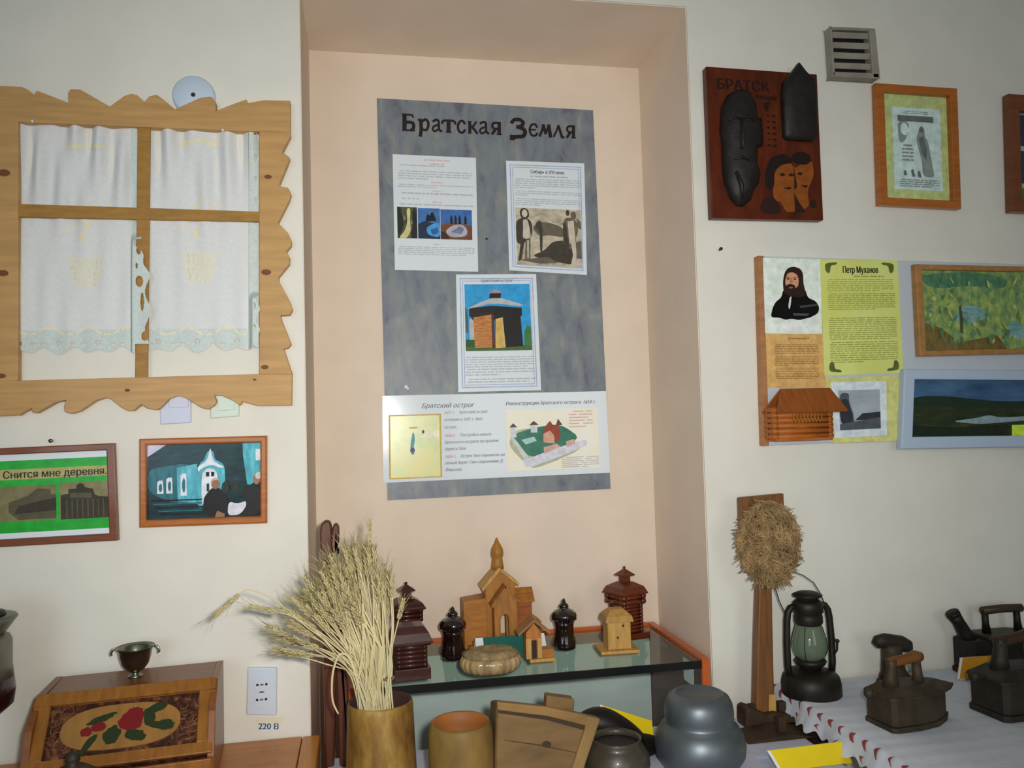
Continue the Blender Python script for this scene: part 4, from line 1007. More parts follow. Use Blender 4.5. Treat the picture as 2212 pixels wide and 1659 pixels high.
def clear_glass(name, tint, gloss=.1, haze=None, hz=0.):
    m = bpy.data.materials.new(name); m.use_nodes = True; nt = m.node_tree
    for n in list(nt.nodes): nt.nodes.remove(n)
    out = nt.nodes.new('ShaderNodeOutputMaterial'); tr = nt.nodes.new('ShaderNodeBsdfTransparent'); gl = nt.nodes.new('ShaderNodeBsdfGlossy')
    fr = nt.nodes.new('ShaderNodeFresnel'); mx = nt.nodes.new('ShaderNodeMixShader')
    tr.inputs[0].default_value = tint; gl.inputs['Roughness'].default_value = .02; fr.inputs['IOR'].default_value = 1.5
    ge = nt.nodes.new('ShaderNodeNewGeometry'); mm = nt.nodes.new('ShaderNodeMath'); mm.operation = 'SUBTRACT'; m4 = nt.nodes.new('ShaderNodeMath'); m4.operation = 'MULTIPLY'
    mm.inputs[0].default_value = 1.0; nt.links.new(ge.outputs['Backfacing'], mm.inputs[1]); nt.links.new(mm.outputs[0], m4.inputs[0]); nt.links.new(fr.outputs[0], m4.inputs[1])
    nt.links.new(m4.outputs[0], mx.inputs[0]); nt.links.new(gl.outputs[0], mx.inputs[2])
    if haze:
        df = nt.nodes.new('ShaderNodeBsdfTranslucent'); d2 = nt.nodes.new('ShaderNodeBsdfDiffuse'); m2 = nt.nodes.new('ShaderNodeMixShader'); m3 = nt.nodes.new('ShaderNodeMixShader')
        df.inputs[0].default_value = haze; d2.inputs[0].default_value = haze; m2.inputs[0].default_value = .5; m3.inputs[0].default_value = hz
        nt.links.new(df.outputs[0], m2.inputs[1]); nt.links.new(d2.outputs[0], m2.inputs[2])
        nt.links.new(tr.outputs[0], m3.inputs[1]); nt.links.new(m2.outputs[0], m3.inputs[2]); nt.links.new(m3.outputs[0], mx.inputs[1])
    else: nt.links.new(tr.outputs[0], mx.inputs[1])
    nt.links.new(mx.outputs[0], out.inputs[0]); return m
M_GLASS = clear_glass('green_shelf_glass', (.86, .94, .90, 1))
b = MB(); b.box(.0942-cx, .832-cx, -.020-cy, .3045-cy, ZG-.006, ZG, 0); b.build('glass_top', M_GLASS, T)
b = MB(); b.box(.0942-cx, .832-cx, -.024-cy, -.0205-cy, ZG-.016, ZG+.0004, 0); b.build('front_rail', mat('black_edge_rail', C(16, 18, 18), .35), T)
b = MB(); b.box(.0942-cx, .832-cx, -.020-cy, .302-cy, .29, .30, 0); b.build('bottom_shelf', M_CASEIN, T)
b = MB(); b.box(.0942-cx, .832-cx, -.024-cy, -.012-cy, 0, .29, 0); b.build('front_panel', M_CASE, T)
b = MB(); b.box(.0942-cx, .832-cx, -.0195-cy, -.0165-cy, .30, ZG-.0165, 0); b.build('front_glass', clear_glass('clear_front_glass', (.93, .96, .95, 1)), T)
b = MB(); b.box(.8295-cx, .8308-cx, .02-cy, .075-cy, ZG-.068, ZG-.018); lab(b.build('white_strip', M_PAPER, T), 'white strip inside right side')  # plain white strip set on the inner face of the right panel
b = MB(); b.box(.8285-cx, .8308-cx, .165-cy, .215-cy, ZG-.026, ZG-.015); b.build('metal_clip', M_STEEL, T)

# ------------------------------------------------------------------ models on the glass shelf
def sq(w, d=None): d = d or w; return [(-w/2, -d/2), (w/2, -d/2), (w/2, d/2), (-w/2, d/2)]
def tower(loc, label, m, dims, rz, cap=True, base=True, gname='wooden tower models'):
    """dims: base w,h ; body w,h ; upper w,h ; eave w, roof h, top w ; turret w,h ; cap w,h"""
    T = thing('tower_model', loc, label, 'model tower', gname, rz)
    (bw, bh), (w, h), (uw, uh), (ew, rh, tw), (cw, ch), (kw, kh) = dims
    z = 0
    if base:
        b = MB(); b.prismz(sq(bw), 0, bh); b.build('base', m, T, .0015); z = bh
    b = MB(); n = max(4, int(h/.0085)); r = h/n*.54
    for i in range(n):
        zz = z+h*(i+.5)/n
        for s in (-1, 1):
            b.tube([(-w/2, s*(w/2-r), zz), (w/2, s*(w/2-r), zz)], r, 8); b.tube([(s*(w/2-r), -w/2, zz), (s*(w/2-r), w/2, zz)], r, 8)
    b.prismz(sq(w-3.0*r), z, z+h)
    b.build('log_body', m, T); z += h
    b = MB(); n = max(2, int(uh/.0085)); r = uh/n*.54
    for i in range(n):
        zz = z+uh*(i+.5)/n
        for s in (-1, 1):
            b.tube([(-uw/2, s*(uw/2-r), zz), (uw/2, s*(uw/2-r), zz)], r, 8); b.tube([(s*(uw/2-r), -uw/2, zz), (s*(uw/2-r), uw/2, zz)], r, 8)
    b.prismz(sq(uw-3.0*r), z, z+uh)
    b.build('upper_storey', m, T); z += uh
    b = MB(); b.prismz(sq(ew), z, z+.004); b.prismz(sq(ew*.985), z+.004, z+rh*.62, 0, .84); b.prismz(sq(ew*.985*.84), z+rh*.62, z+rh, 0, tw/(ew*.985*.84))
    b.build('roof', m, T, .001); z += rh
    if cap:
        b = MB(); b.prismz(sq(cw), z-.003, z+ch); b.build('turret', m, T, .001); z += ch
        b = MB(); b.prismz(sq(kw), z, z+.003); b.prismz(sq(kw*.96), z+.003, z+kh, 0, .12); b.ball((0, 0, z+kh+.003), .0035, 10, 6); b.build('turret_roof', m, T)
    return T
tower((.208, .20, ZG), 'dark brown tower model with small turret, behind the squat tower', M_DARKW, ((.07, .010), (.052, .072), (.064, .028), (.076, .022, .034), (.021, .017), (.036, .014)), radians(8))
tower((.206, .045, ZG), 'squat dark brown tower model at front left of glass shelf', M_DARKW2, ((.076, .024), (.064, .046), (.078, .004), (.086, .034, .052), (.026, .012), (.030, .006)), radians(4), cap=False)
tower((.745, .225, ZG), 'red brown tower model with pointed turret at right back corner', mat('red_brown_wood', C(96, 38, 14), .38, var=.22, scale=14, stretch=(3, 3, 14), coat=.3), ((.082, .012), (.060, .068), (.072, .024), (.080, .028, .030), (.020, .015), (.036, .016)), radians(22))
def revolve(name, m, T, prof, seg=40, **k):
    b = MB(); b.lathe(prof, seg, **k); return b.build(name, m, T)
M_GLAZE = mat('dark_brown_glaze', C(28, 15, 13), .09, var=.3, scale=30, coat=1, spec=.6)
for loc, l, k in (((.310, .155, ZG), 'glossy dark brown ceramic tower left of the church model', 1.03), ((.574, .165, ZG), 'glossy dark brown ceramic tower right of the church model', 1.02)):
    T = thing('ceramic_tower', loc, l, 'ceramic figure', 'glazed ceramic towers')
    body = [(.0250, 0), (.0258, .006), (.0245, .014), (.0215, .028), (.0205, .042), (.0212, .052), (.0235, .060)]
    b = MB(); b.lathe([(r*k, z*k) for r, z in body], 48, rib=8, ribamp=.035); b.build('body', M_GLAZE, T)
    b = MB(); b.lathe([(r*k, z*k) for r, z in [(.0235, .060), (.0290, .067), (.0295, .073), (.0270, .079), (.0200, .086), (.0120, .089), (.0100, .091), (.0115, .094), (.0095, .099), (.0050, .102), (.0042, .106), (.0020, .111), (.0002, .112)]], 48, rib=8, ribamp=.02); b.build('roof', M_GLAZE, T)
    b = MB()
    for i in range(16):
        a = 2*pi*i/16
        b.ball((.0272*k*cos(a), .0272*k*sin(a), .0655*k), .0022, 8, 5)
    b.build('bead_band', M_GLAZE, T)

# church model
T = thing('church_model', (.425, .235, ZG), 'honey coloured wooden church model with onion dome on glass shelf', 'model church')
s = 1/910.
def CX(u): return (u-1093)*s
def CZ(v): return (1395.2-v)*s
def pr(pts): return [(CX(u), CZ(v)) for u, v in pts]
arch = [(1094, 1395), (1094, 1336), (1096, 1328), (1101, 1322), (1107, 1322), (1111, 1327), (1112, 1336), (1112, 1395)]
fa = [(1081, 1395), (1081, 1292), (1106, 1262), (1131, 1290), (1131, 1395)]
MB().prism(pr([(1081, 1395), (1081, 1292), (1106, 1264), (1131, 1290), (1131, 1395)]+arch[::-1]), -.045, -.039).build('porch_front', M_LIGHTW, T, .0006)
b = MB()
b.prism(pr([(1081, 1395), (1081, 1292), (1085, 1290), (1085, 1395)]), -.039, -.006); b.prism(pr([(1127, 1395), (1127, 1290), (1131, 1290), (1131, 1395)]), -.039, -.006)
b.build('porch_sides', M_LIGHTW, T)
b = MB()
b.prism(pr([(1074, 1303), (1106, 1262), (1108, 1265), (1078, 1306)]), -.050, -.004); b.prism(pr([(1104, 1264), (1107, 1262), (1137, 1296), (1134, 1299)]), -.050, -.004)
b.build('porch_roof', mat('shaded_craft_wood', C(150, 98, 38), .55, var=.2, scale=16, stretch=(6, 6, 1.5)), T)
na = [(1068, 1395), (1068, 1268), (1101, 1232), (1135, 1262), (1135, 1395)]
MB().prism(pr(na+arch[::-1]), -.006, 0).build('nave_front', M_LIGHTW, T, .0006)
MB().prism(pr([(1068, 1395), (1068, 1268), (1101, 1232), (1135, 1262), (1135, 1395), (1132, 1395), (1132, 1312), (1092, 1312), (1092, 1395)]), .046, .052).build('nave_back', M_LIGHTW, T, .0006)
b = MB()
b.prism(pr([(1068, 1395), (1068, 1268), (1072, 1264), (1072, 1395)]), 0, .046); b.prism(pr([(1131, 1395), (1131, 1264), (1135, 1268), (1135, 1395)]), 0, .046)
b.build('nave_sides', M_LIGHTW, T)
b = MB()
b.prism(pr([(1059, 1271), (1099, 1228), (1102, 1233), (1062, 1277)]), -.014, .056); b.prism(pr([(1099, 1228), (1143, 1264), (1141, 1269), (1100, 1234)]), -.014, .056)
b.build('nave_roof', M_PALEW, T, .0005)
b = MB()
dome = [(14, 1234), (13, 1224), (11.5, 1214), (11, 1212), (13.5, 1205), (14, 1198), (12.5, 1190), (8.5, 1182), (4.5, 1175), (2, 1168), (.3, 1165)]
b.lathe([(r*s, CZ(v)) for r, v in dome], 32, (CX(1100), .018, 0)); b.build('onion_dome', mat('dome_craft_wood', C(164, 112, 42), .5, var=.15, scale=16, stretch=(6, 6, 1.5)), T)
MB().prism(pr([(1019, 1395), (1018, 1296), (1068, 1290), (1068, 1395)]), -.018, .045).build('left_wing', mat('wing_craft_wood', C(166, 106, 36), .5, var=.2, scale=12, stretch=(2, 2, 9)), T, .0008)
MB().prism(pr([(1136, 1395), (1136, 1290), (1171, 1288), (1171, 1395)]), -.004, .040).build('right_wing', mat('red_craft_wood', C(150, 82, 28), .5, var=.2, scale=12, stretch=(2, 2, 9)), T, .0008)
b = MB(); b.prismx([(-.014, CZ(1302)), (.018, CZ(1278)), (.050, CZ(1302)), (.050, CZ(1305)), (-.014, CZ(1305))], CX(1135.5), CX(1176)); b.build('right_wing_roof', M_LIGHTW, T)
b = MB(); b.prism(pr([(1171.5, 1395), (1171.5, 1336), (1192, 1352), (1192, 1366), (1186, 1368), (1186, 1395)]), 0, .035); b.build('lean_to', M_LIGHTW, T, .0006)
b = MB()
for i in range(3): b.box(CX(1026+i*9), CX(1056), -.040, -.0185, CZ(1395-i*8)+.0001, CZ(1387-i*8))
b.build('steps', M_LIGHTW, T)
# green card lying in front of the church
T = thing('name_card', (.445, .150, ZG), 'dark green card with white end bands before the church model', 'card')
p0, p1 = .360, .520
for nm, a, c, m in (('green_panel', .378, .504, mat('dark_green_card', C(30, 96, 88), .5)), ('white_band', .360, .3778, M_CARDW), ('white_band', .5042, .522, M_CARDW)):
    b = MB(); x0, x1 = a-.445, c-.445
    b.add([(x0, -.030, 0), (x1, -.030, 0), (x1, .004, .040), (x0, .004, .040), (x0, -.027, 0), (x1, -.027, 0), (x1, .006, .0380), (x0, .006, .0380), (x0, .030, 0), (x1, .030, 0), (x1, .028, 0), (x0, .028, 0)],
          [(0, 1, 2, 3), (7, 6, 5, 4), (0, 4, 5, 1), (0, 3, 7, 4), (1, 5, 6, 2), (3, 2, 9, 8), (7, 11, 10, 6), (8, 9, 10, 11), (3, 8, 11, 7), (2, 6, 10, 9)]); b.build(nm, m, T)
# little chapel
T = thing('chapel_model', (.485, .085, ZG), 'tiny pale wooden chapel with pitched roof in front of green card', 'model chapel')
b = MB(); b.box(-.016, .042, -.022, .024, 0, .007); b.build('base', M_PALEW, T, .0008)
b = MB(); b.box(-.022, .012, -.014, .018, .0072, .064); b.prism([(-.022, .064), (.012, .064), (-.004, .084)], -.014, .018); b.build('body', mat('orange_craft_wood', C(176, 112, 52), .5, var=.2, scale=18, stretch=(6, 6, 1.5)), T, .0006)
b = MB(); b.box(-.0235, -.012, -.0175, -.0145, .0072, .052); b.box(.003, .0125, -.0175, -.0145, .0072, .052); b.build('front_posts', M_PALEW, T, .0006)
b = MB(); b.box(-.010, .001, -.0155, -.0142, .0074, .047); b.build('doorway', M_DKHOLE, T)
b = MB()
for sg in (-1, 1):
    b.prism([(-.004, .094), (-.004+sg*.036, .064), (-.004+sg*.036, .059), (-.004, .087)], -.020, .022)
b.build('roof', mat('brown_grey_roof_wood', C(158, 112, 64), .55, var=.2, scale=16), T)
b = MB(); b.box(.0125, .040, -.018, .012, .0072, .026); b.build('side_block', M_LIGHTW, T, .0008)
# pale tower on a slab
T = thing('tower_model', (.684, .105, ZG), 'pale unpainted wooden tower on a square slab, before red brown tower', 'model tower', 'wooden tower models', radians(-3))
b = MB(); b.box(-.046, .044, -.030, .045, 0, .007); b.build('base', M_PALEW, T, .0008)
b = MB(); b.box(-.027, .027, -.018, .030, .0072, .069); b.build('body', M_PALEW, T, .001)
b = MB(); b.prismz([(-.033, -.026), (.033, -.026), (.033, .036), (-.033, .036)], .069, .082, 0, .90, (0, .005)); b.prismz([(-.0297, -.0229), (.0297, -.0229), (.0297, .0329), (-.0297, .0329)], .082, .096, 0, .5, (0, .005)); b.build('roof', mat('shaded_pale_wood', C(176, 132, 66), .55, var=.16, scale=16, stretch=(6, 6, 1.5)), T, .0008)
b = MB()
for x, z in ((.009, .060), (-.004, .034)): b.add([(x+.0028*cos(a*pi/5), -.0186, z+.0028*sin(a*pi/5)) for a in range(10)], [list(range(10))])
b.build('window_hole', M_DKHOLE, T)
# straw coil under glossy wrap
T = thing('straw_coil', (.377, .036, ZG), 'round fuzzy straw coil in clear wrap at front of glass shelf', 'straw basket')
M_STRAWC = mat('fuzzy_straw', C(152, 130, 92), .85, var=.3, scale=60, bump=.8)
M_RIB = mat('glossy_wrapped_straw', C(172, 146, 104), .12, var=.4, scale=34, stretch=(1, 1, .2), coat=1)
b = MB(); b.lathe([(.052, 0), (.061, .006), (.066, .016), (.065, .026), (.060, .032)], 120, rib=24, ribamp=.022, sy=.8); b.build('ribbed_side', M_RIB, T)
b = MB(); b.lathe([(.060, .031), (.056, .040), (.043, .045), (.024, .043), (.010, .040), (.0003, .040)], 80, sy=.8)
b.build('domed_top', M_STRAWC, T)
b = MB(); rd = random.Random(4)
for i in range(520):
    a = rd.uniform(0, 2*pi); r = .062*math.sqrt(rd.uniform(.05, 1)); z = .041 if r < .045 else .041-(r-.045)*.6
    d = Vector((rd.uniform(-1, 1), rd.uniform(-1, 1), rd.uniform(.2, 1.0))).normalized()*rd.uniform(.004, .011)
    p = Vector((r*cos(a), r*sin(a)*.8, z)); b.tube([p, p+d*.6, p+d+Vector((0, 0, -.001))], [.0005, .0004, .0002], 4)
o = b.build('straw_fuzz', M_STRAWC, T); o['kind'] = 'stuff'

# ------------------------------------------------------------------ left table: carved bread box, cup, urn
M_BOX = mat('carved_box_wood', C(140, 90, 32), .4, var=.2, scale=8, stretch=(12, 3, 3), coat=.25)
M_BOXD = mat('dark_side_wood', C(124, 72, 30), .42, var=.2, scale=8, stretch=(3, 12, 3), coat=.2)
M_CARVD = ramp_mat('dark_carved_ground', [(.35, C(40, 22, 14)), (.5, C(70, 36, 26)), (.62, C(104, 64, 40)), (.7, C(130, 98, 56))], 46, (1, 1, 1), .45, 3, distort=1.2)
xl, xr = -.462, -.165; bcx = (xl+xr)/2
brz = radians(5)
T = thing('bread_box', (-.165-.1485*cos(brz)+.102*sin(brz)*0+.010, -.012-.102*cos(brz)-.1485*sin(brz), ZL), 'carved wooden bread box painted with red roses on the left table', 'bread box', None, brz)
hx = (xr-xl)/2; oy = -.11
A_ = Vector((0, -.150-oy, .903-ZL)); B_ = Vector((0, -.229-oy, .802-ZL))
prof = [(-.008-oy, 0), (-.008-oy, .163), (-.140-oy, .1655), (-.205-oy, .130), (-.236-oy, .064), (-.236-oy, 0)]
for sx in (-1, 1):
    b = MB(); b.prismx(prof, sx*hx-(.012 if sx > 0 else 0), sx*hx+(.012 if sx < 0 else 0)); b.build('side_board', M_BOXD, T, .0012)
xi = hx-.0122
MB().box(-xi, xi, -.140-oy, -.0085-oy, .152, .1625).build('top_board', M_BOXD, T, .001)
MB().box(-xi, xi, -.018-oy, -.0085-oy, 0, .1515).build('back_board', M_BOXD, T)
MB().box(-xi, xi, -.226-oy, -.0185-oy, 0, .006).build('bottom_board', M_BOXD, T)
# sloping lid : local frame along x (s) and down the slope (t)
P0 = Vector((0, -.142-oy, .1665)); P1 = Vector((0, -.232-oy, .066)); dn = (P1-P0); LL = dn.length; dn /= LL
nrm = Vector((0, -dn.z*-1, 0)); nrm = Vector((0, dn.z, -dn.y)).normalized()
if nrm.y > 0: nrm = -nrm
def lid(x, t, h): return P0+dn*(t*LL)+nrm*h+Vector((x, 0, 0))
def lidbox(mb, x0, x1, t0, t1, h0, h1, mi=0):
    vs = [lid(x, t, h) for h in (h0, h1) for t in (t0, t1) for x in (x0, x1)]
    mb.add(vs, [(0, 2, 3, 1), (4, 5, 7, 6), (0, 1, 5, 4), (2, 6, 7, 3), (0, 4, 6, 2), (1, 3, 7, 5)], mi)
b = MB(); lidbox(b, -xi, xi, 0, 1, -.008, 0); L = b.build('lid', M_CARVD, T)
b = MB(); W_ = hx-.004
lidbox(b, -W_, W_, 0, .17, .0005, .008); lidbox(b, -W_, W_, .86, 1.0, .0005, .008); lidbox(b, -W_, -W_+.026, .17, .86, .0005, .008); lidbox(b, W_-.026, W_, .17, .86, .0005, .008)
b.build('lid_frame', M_BOX, L, .0015)
b = MB(); n = 40
def stad(k, sx, st):
    a = 2*pi*k/n; return sx*math.copysign(abs(cos(a))**.75, cos(a)), .515+st*math.copysign(abs(sin(a))**.85, sin(a))
vs = []
for h in (.0005, .0042):
    for k in range(n): x, t = stad(k, .094, .285); vs.append(lid(x-.004, t, h))
b.add(vs, [tuple(range(n, 2*n))]+[(k, (k+1) % n, (k+1) % n+n, k+n) for k in range(n)]); b.build('oval_panel', mat('oval_panel_wood', C(150, 108, 54), .4, var=.12, scale=8, stretch=(9, 3, 3), coat=.25), L)
def lidblob(name, m, blobs, h):
    mb = MB()
    for i, (x, t, rx, rt, ro) in enumerate(blobs):
        rd = random.Random(i+11); pts = []
        for k in range(18):
            a = 2*pi*k/18; kk_ = 1+rd.uniform(-.16, .16)
            dx, dy = rx*kk_*cos(a), rt*kk_*sin(a)
            pts.append(lid(x+dx*cos(ro)-dy*sin(ro), t+(dx*sin(ro)+dy*cos(ro))/LL, h+.00025*i))
        mb.poly(pts)
    return mb.build(name, m, L)
lidblob('painted_roses', mat('rose_red_paint', C(118, 22, 26), .4), [(.010, .46, .019, .019, 0), (.018, .37, .012, .010, .4), (-.040, .50, .012, .009, -.2), (-.058, .55, .009, .008, 0)], .0046)
lidblob('painted_leaves', mat('dark_green_paint', C(38, 52, 24), .4), [(-.018, .62, .013, .016, .3), (.020, .66, .017, .010, .3), (-.052, .71, .020, .006, -1.0), (.048, .34, .020, .008, -.35), (-.036, .40, .022, .006, -.3), (.052, .56, .024, .006, .35), (.066, .57, .014, .009, .2), (.040, .45, .010, .012, 0)], .0044)
b = MB(); rd = random.Random(21)
for sx in (-1, 1):
    for k in range(16):
        cx_ = sx*(.080+rd.uniform(.006, .040)); t = rd.uniform(.24, .80); r = rd.uniform(.006, .014)
        a0 = rd.uniform(0, 6.3); pts = [lid(cx_+r*(1-i/11*.7)*cos(a0+i*.45), t+r*(1-i/11*.7)*sin(a0+i*.45)/LL, .0014) for i in range(10)]
        b.tube(pts, [.0012*(1-i/12) for i in range(10)], 5)
b.build('carved_scrolls', mat('carved_scroll_wood', C(122, 78, 46), .45, var=.3, scale=30, coat=.2), L)
b = MB(); b.box(-W_, W_, -.243-oy, -.2365-oy, .040, .062); b.box(-W_, W_, -.243-oy, -.2365-oy, .0005, .010); b.box(-W_, -W_+.026, -.243-oy, -.2365-oy, .010, .040); b.box(W_-.026, W_, -.243-oy, -.2365-oy, .010, .040)
DR = MB().box(-xi, xi, -.2362-oy, -.2265-oy, .0005, .062).build('drawer', M_CARVD, T)
b.build('drawer_frame', M_BOX, DR, .0015)
# dark lidded pot in front of the box
T = thing('small_pot', (-.338, -.33, ZL), 'small dark lidded pot before the bread box at the bottom edge', 'pot')
M_DP = mat('dark_olive_clay', C(46, 40, 26), .55, var=.3, scale=24)
revolve('body', M_DP, T, [(.032, 0), (.046, .015), (.050, .035), (.048, .055), (.043, .062)], 40)
revolve('lid', M_DP, T, [(.047, .0622), (.047, .068), (.040, .086), (.020, .100), (.008, .104), (.011, .111), (.009, .121), (.0003, .126)], 40)
# metal cup on the box
bz = ZL+.1625
p = az(286, 1459, bz)
T = thing('metal_cup', (p.x+.008, -.078, bz), 'small shiny metal footed cup on top of the carved bread box', 'cup')
M_CUP = mat('tarnished_silver', C(128, 132, 118), .3, metal=1., var=.3, scale=14)
b = MB(); b.lathe([(.0135, 0), (.013, .003), (.007, .006), (.0065, .009), (.015, .013), (.023, .024), (.0275, .038), (.0295, .050), (.034, .055), (.0335, .056), (.0285, .051), (.026, .038), (.021, .024), (.012, .016), (.0003, .015)], 48); b.build('bowl', M_CUP, T)
for sx in (-1, 1):
    b = MB(); b.tube([(sx*.033, 0, .0548), (sx*.038, 0, .054), (sx*.041, 0, .050), (sx*.0425, -.001, .044), (sx*.040, -.001, .042)], [.0016, .0024, .0026, .002, .0015], 8); b.build('handle', mat('bright_silver', C(210, 212, 210), .12, metal=1.), T)
# urn at the left edge
T = thing('urn', (-.555, -.15, ZL), 'grey and dark red urn partly cut off by the left edge', 'urn')
M_UG = mat('grey_urn_metal', C(122, 122, 108), .4, metal=.5, var=.2, scale=12); M_UR = mat('dark_maroon_enamel', C(46, 16, 20), .3, coat=.4)
zz = lambda z: z-ZL
revolve('foot', M_UR, T, [(.045, 0), (.045, .012), (.026, .022), (.018, .05), (.020, zz(.862))], 40)
revolve('belly', M_UR, T, [(.020, zz(.8622)), (.046, zz(.878)), (.062, zz(.892)), (.065, zz(.915)), (.062, zz(.938))], 48)
revolve('body', M_UG, T, [(.062, zz(.9382)), (.0595, zz(.96)), (.0595, zz(1.0)), (.056, zz(1.008)), (.047, zz(1.012))], 48)
revolve('crown', M_UG, T, [(.047, zz(1.0122)), (.052, zz(1.018)), (.062, zz(1.032)), (.068, zz(1.040)), (.066, zz(1.043)), (.030, zz(1.044))], 48)
revolve('stopper', M_BLACK, T, [(.050, zz(1.0442)), (.048, zz(1.050)), (.036, zz(1.054)), (.034, zz(1.066)), (.020, zz(1.070))], 40)

# ------------------------------------------------------------------ low table : wooden vessels, iron pots, cards
zb = ZM
# tall bark vase
vx, vy = .135, -.285
T = thing('wooden_vase', (vx, vy, zb), 'tall mottled yellow brown wooden vase holding the straw', 'vase')
b = MB(); outer = [(.0590, 0), (.0605, .004), (.0600, .06), (.0575, .13), (.0560, .176), (.0550, .184), (.0530, .187)]; inner = [(.0485, .185), (.0475, .15), (.047, .03), (.0003, .028)]
b.lathe(outer, 64, cap=False)
b.lathe([outer[-1]]+inner, 64, mi=1, cap=False)
b.lathe([(.0003, 0), (.0590, 0)], 64, cap=False)
M_BARK = ramp_mat('mottled_bark_wood', [(.28, C(74, 50, 22)), (.42, C(112, 80, 34)), (.56, C(138, 106, 48)), (.72, C(168, 138, 76))], 17, (1.5, 1.5, .6), .55, 4)
b.build('body', [M_BARK, M_DKHOLE], T)
# low mortar
mx, my = az(993, 1550, .853).x, -.318
T = thing('wooden_mortar', (mx, my, zb), 'low round yellow wooden mortar with orange inside, right of vase', 'mortar')
b = MB(); outer = [(.050, 0), (.052, .004), (.0545, .05), (.0555, .10), (.0545, .135), (.052, .147), (.0485, .151)]
b.lathe(outer, 64, cap=False)
b.lathe([outer[-1], (.0455, .149), (.044, .13), (.042, .05), (.0003, .046)], 64, mi=1, cap=False); b.lathe([(.0003, 0), (.050, 0)], 64, cap=False)
b.build('body', [M_MORTAR, M_MORTARIN], T)
# slanted wooden tub with lid line
tq = px([(1072, 1516), (1180, 1527), (1297, 1551), (1291, 1566), (1256, 1668), (1235, 1745), (1078, 1745), (1068, 1660)], -.33)
T = thing('wooden_tub', (.41, -.28, zb), 'slanted brown wooden tub with dark groove, right of the mortar', 'tub')
O_ = (.41, -.28, zb)
def tubz(p): return (p[0], max(p[1], zb))
front = [tubz(p) for p in tq]
def tub_layer(mb, pts, y0, y1, mi=0): mb.prism(pts, y0, y1, mi)
# body: front outline carried back with a rounded left shoulder and a top falling to the rear
n = len(front); ys = [(-.330, 1.0, 0), (-.336, .97, -.001), (-.30, 1.0, -.006), (-.26, .99, -.02), (-.235, .94, -.034)]
cxm = sum(p[0] for p in front)/n
vs = []; order = [1, 0, 2, 3, 4]
for oi in order:
    y, sc, dz = ys[oi]
    for i, (x, z) in enumerate(front):
        z2 = z+(dz if z > zb+.04 else 0)
        if sc == .97: z2 = z2-.002 if z > zb+.04 else z2
        vs.append((cxm+(x-cxm)*sc, y, max(zb, z2)))
fs = [tuple(range(n)), tuple(range(5*n-1, 4*n-1, -1))]
for l in range(4):
    for i in range(n): fs.append((l*n+i, (l+1)*n+i, (l+1)*n+(i+1) % n, l*n+(i+1) % n))
b = MB(); b.add(vs, fs); b.build('body', M_TUB, T, .003, O_)
gr = px([(1076, 1533), (1180, 1547), (1284, 1573), (1283, 1583), (1180, 1555), (1076, 1540)], -.337)
MB().prism(gr, -.3375, -.334).build('groove', M_TUBD, T, off=O_)
st = px([(1266, 1545), (1296, 1552), (1291, 1568), (1240, 1720), (1214, 1720), (1262, 1575)], -.338)
MB().prism([tubz(p) for p in st], -.342, -.330).build('corner_stave', mat('light_stave_wood', C(132, 104, 60), .65, var=.25, scale=10, stretch=(3, 1, 1), bump=.2), T, .003, O_)
rm = px([(1073, 1515), (1180, 1526), (1268, 1544), (1266, 1567), (1180, 1546), (1074, 1533)], -.338)
MB().prism(rm, -.3415, -.334).build('rim_band', mat('rim_band_wood', C(126, 96, 52), .65, var=.25, scale=10, stretch=(1, 1, 3), bump=.2), T, .002, O_)
lg = px([(1176, 1497), (1180, 1496), (1232, 1503), (1236, 1507), (1233, 1542), (1174, 1532)], -.30)
MB().prism(lg, -.318, -.296).build('lug', M_TUB, T, .002, O_)
cr = px([(1090, 1599), (1160, 1608), (1250, 1627), (1250, 1628), (1160, 1610), (1090, 1600)], -.337)
b = MB(); b.prism(cr, -.3366, -.335); kn = px([(1181+10*cos(a_*.5236), 1608+7*sin(a_*.5236)) for a_ in range(12)], -.337); b.prism(kn, -.3368, -.335); b.build('knot_and_crack', M_TUBD, T, off=O_)
# grey clay pot with black yoke handle
px_, py_ = .556, -.275
T = thing('clay_pot', (px_, py_, zb), 'dark grey clay pot with black mouth, right of the wooden tub', 'pot')
M_CLAY = mat('grey_brown_clay', C(66, 60, 48), .4, var=.2, scale=18, coat=.15)
b = MB(); b.lathe([(.036, 0), (.050, .015), (.060, .040), (.058, .062), (.048, .080), (.043, .087), (.046, .095), (.044, .097), (.039, .090), (.043, .078), (.050, .055), (.046, .03), (.0003, .012)], 56)
b.v = [(x*1.0, y, z*.84) for x, y, z in b.v]; b.build('body', M_CLAY, T)
revolve('dark_mouth', mat('inside_shade_black', C(16, 14, 14), .6), T, [(.0003, .0700), (.0405, .0701)], 40)  # flat black disc paints the shade of the hollow inside
T = thing('iron_hook', (.60, -.20, zb), 'thick black arched iron hook behind the grey clay pot', 'hook')
pts = [at(u, v, y) for u, v, y in ((1262, 1572, -.168), (1278, 1562, -.172), (1300, 1561, -.176), (1330, 1576, -.178), (1362, 1598, -.178), (1390, 1626, -.178), (1412, 1655, -.178), (1424, 1695, -.178))]
e = pts[-1]; pts += [Vector((e.x+.008, e.y, zb+.019))]; s_ = pts[0]; pts = [Vector((s_.x-.012, s_.y, zb+.014)), Vector((s_.x-.010, s_.y, zb+.06))]+pts
b = MB(); sm_ = []
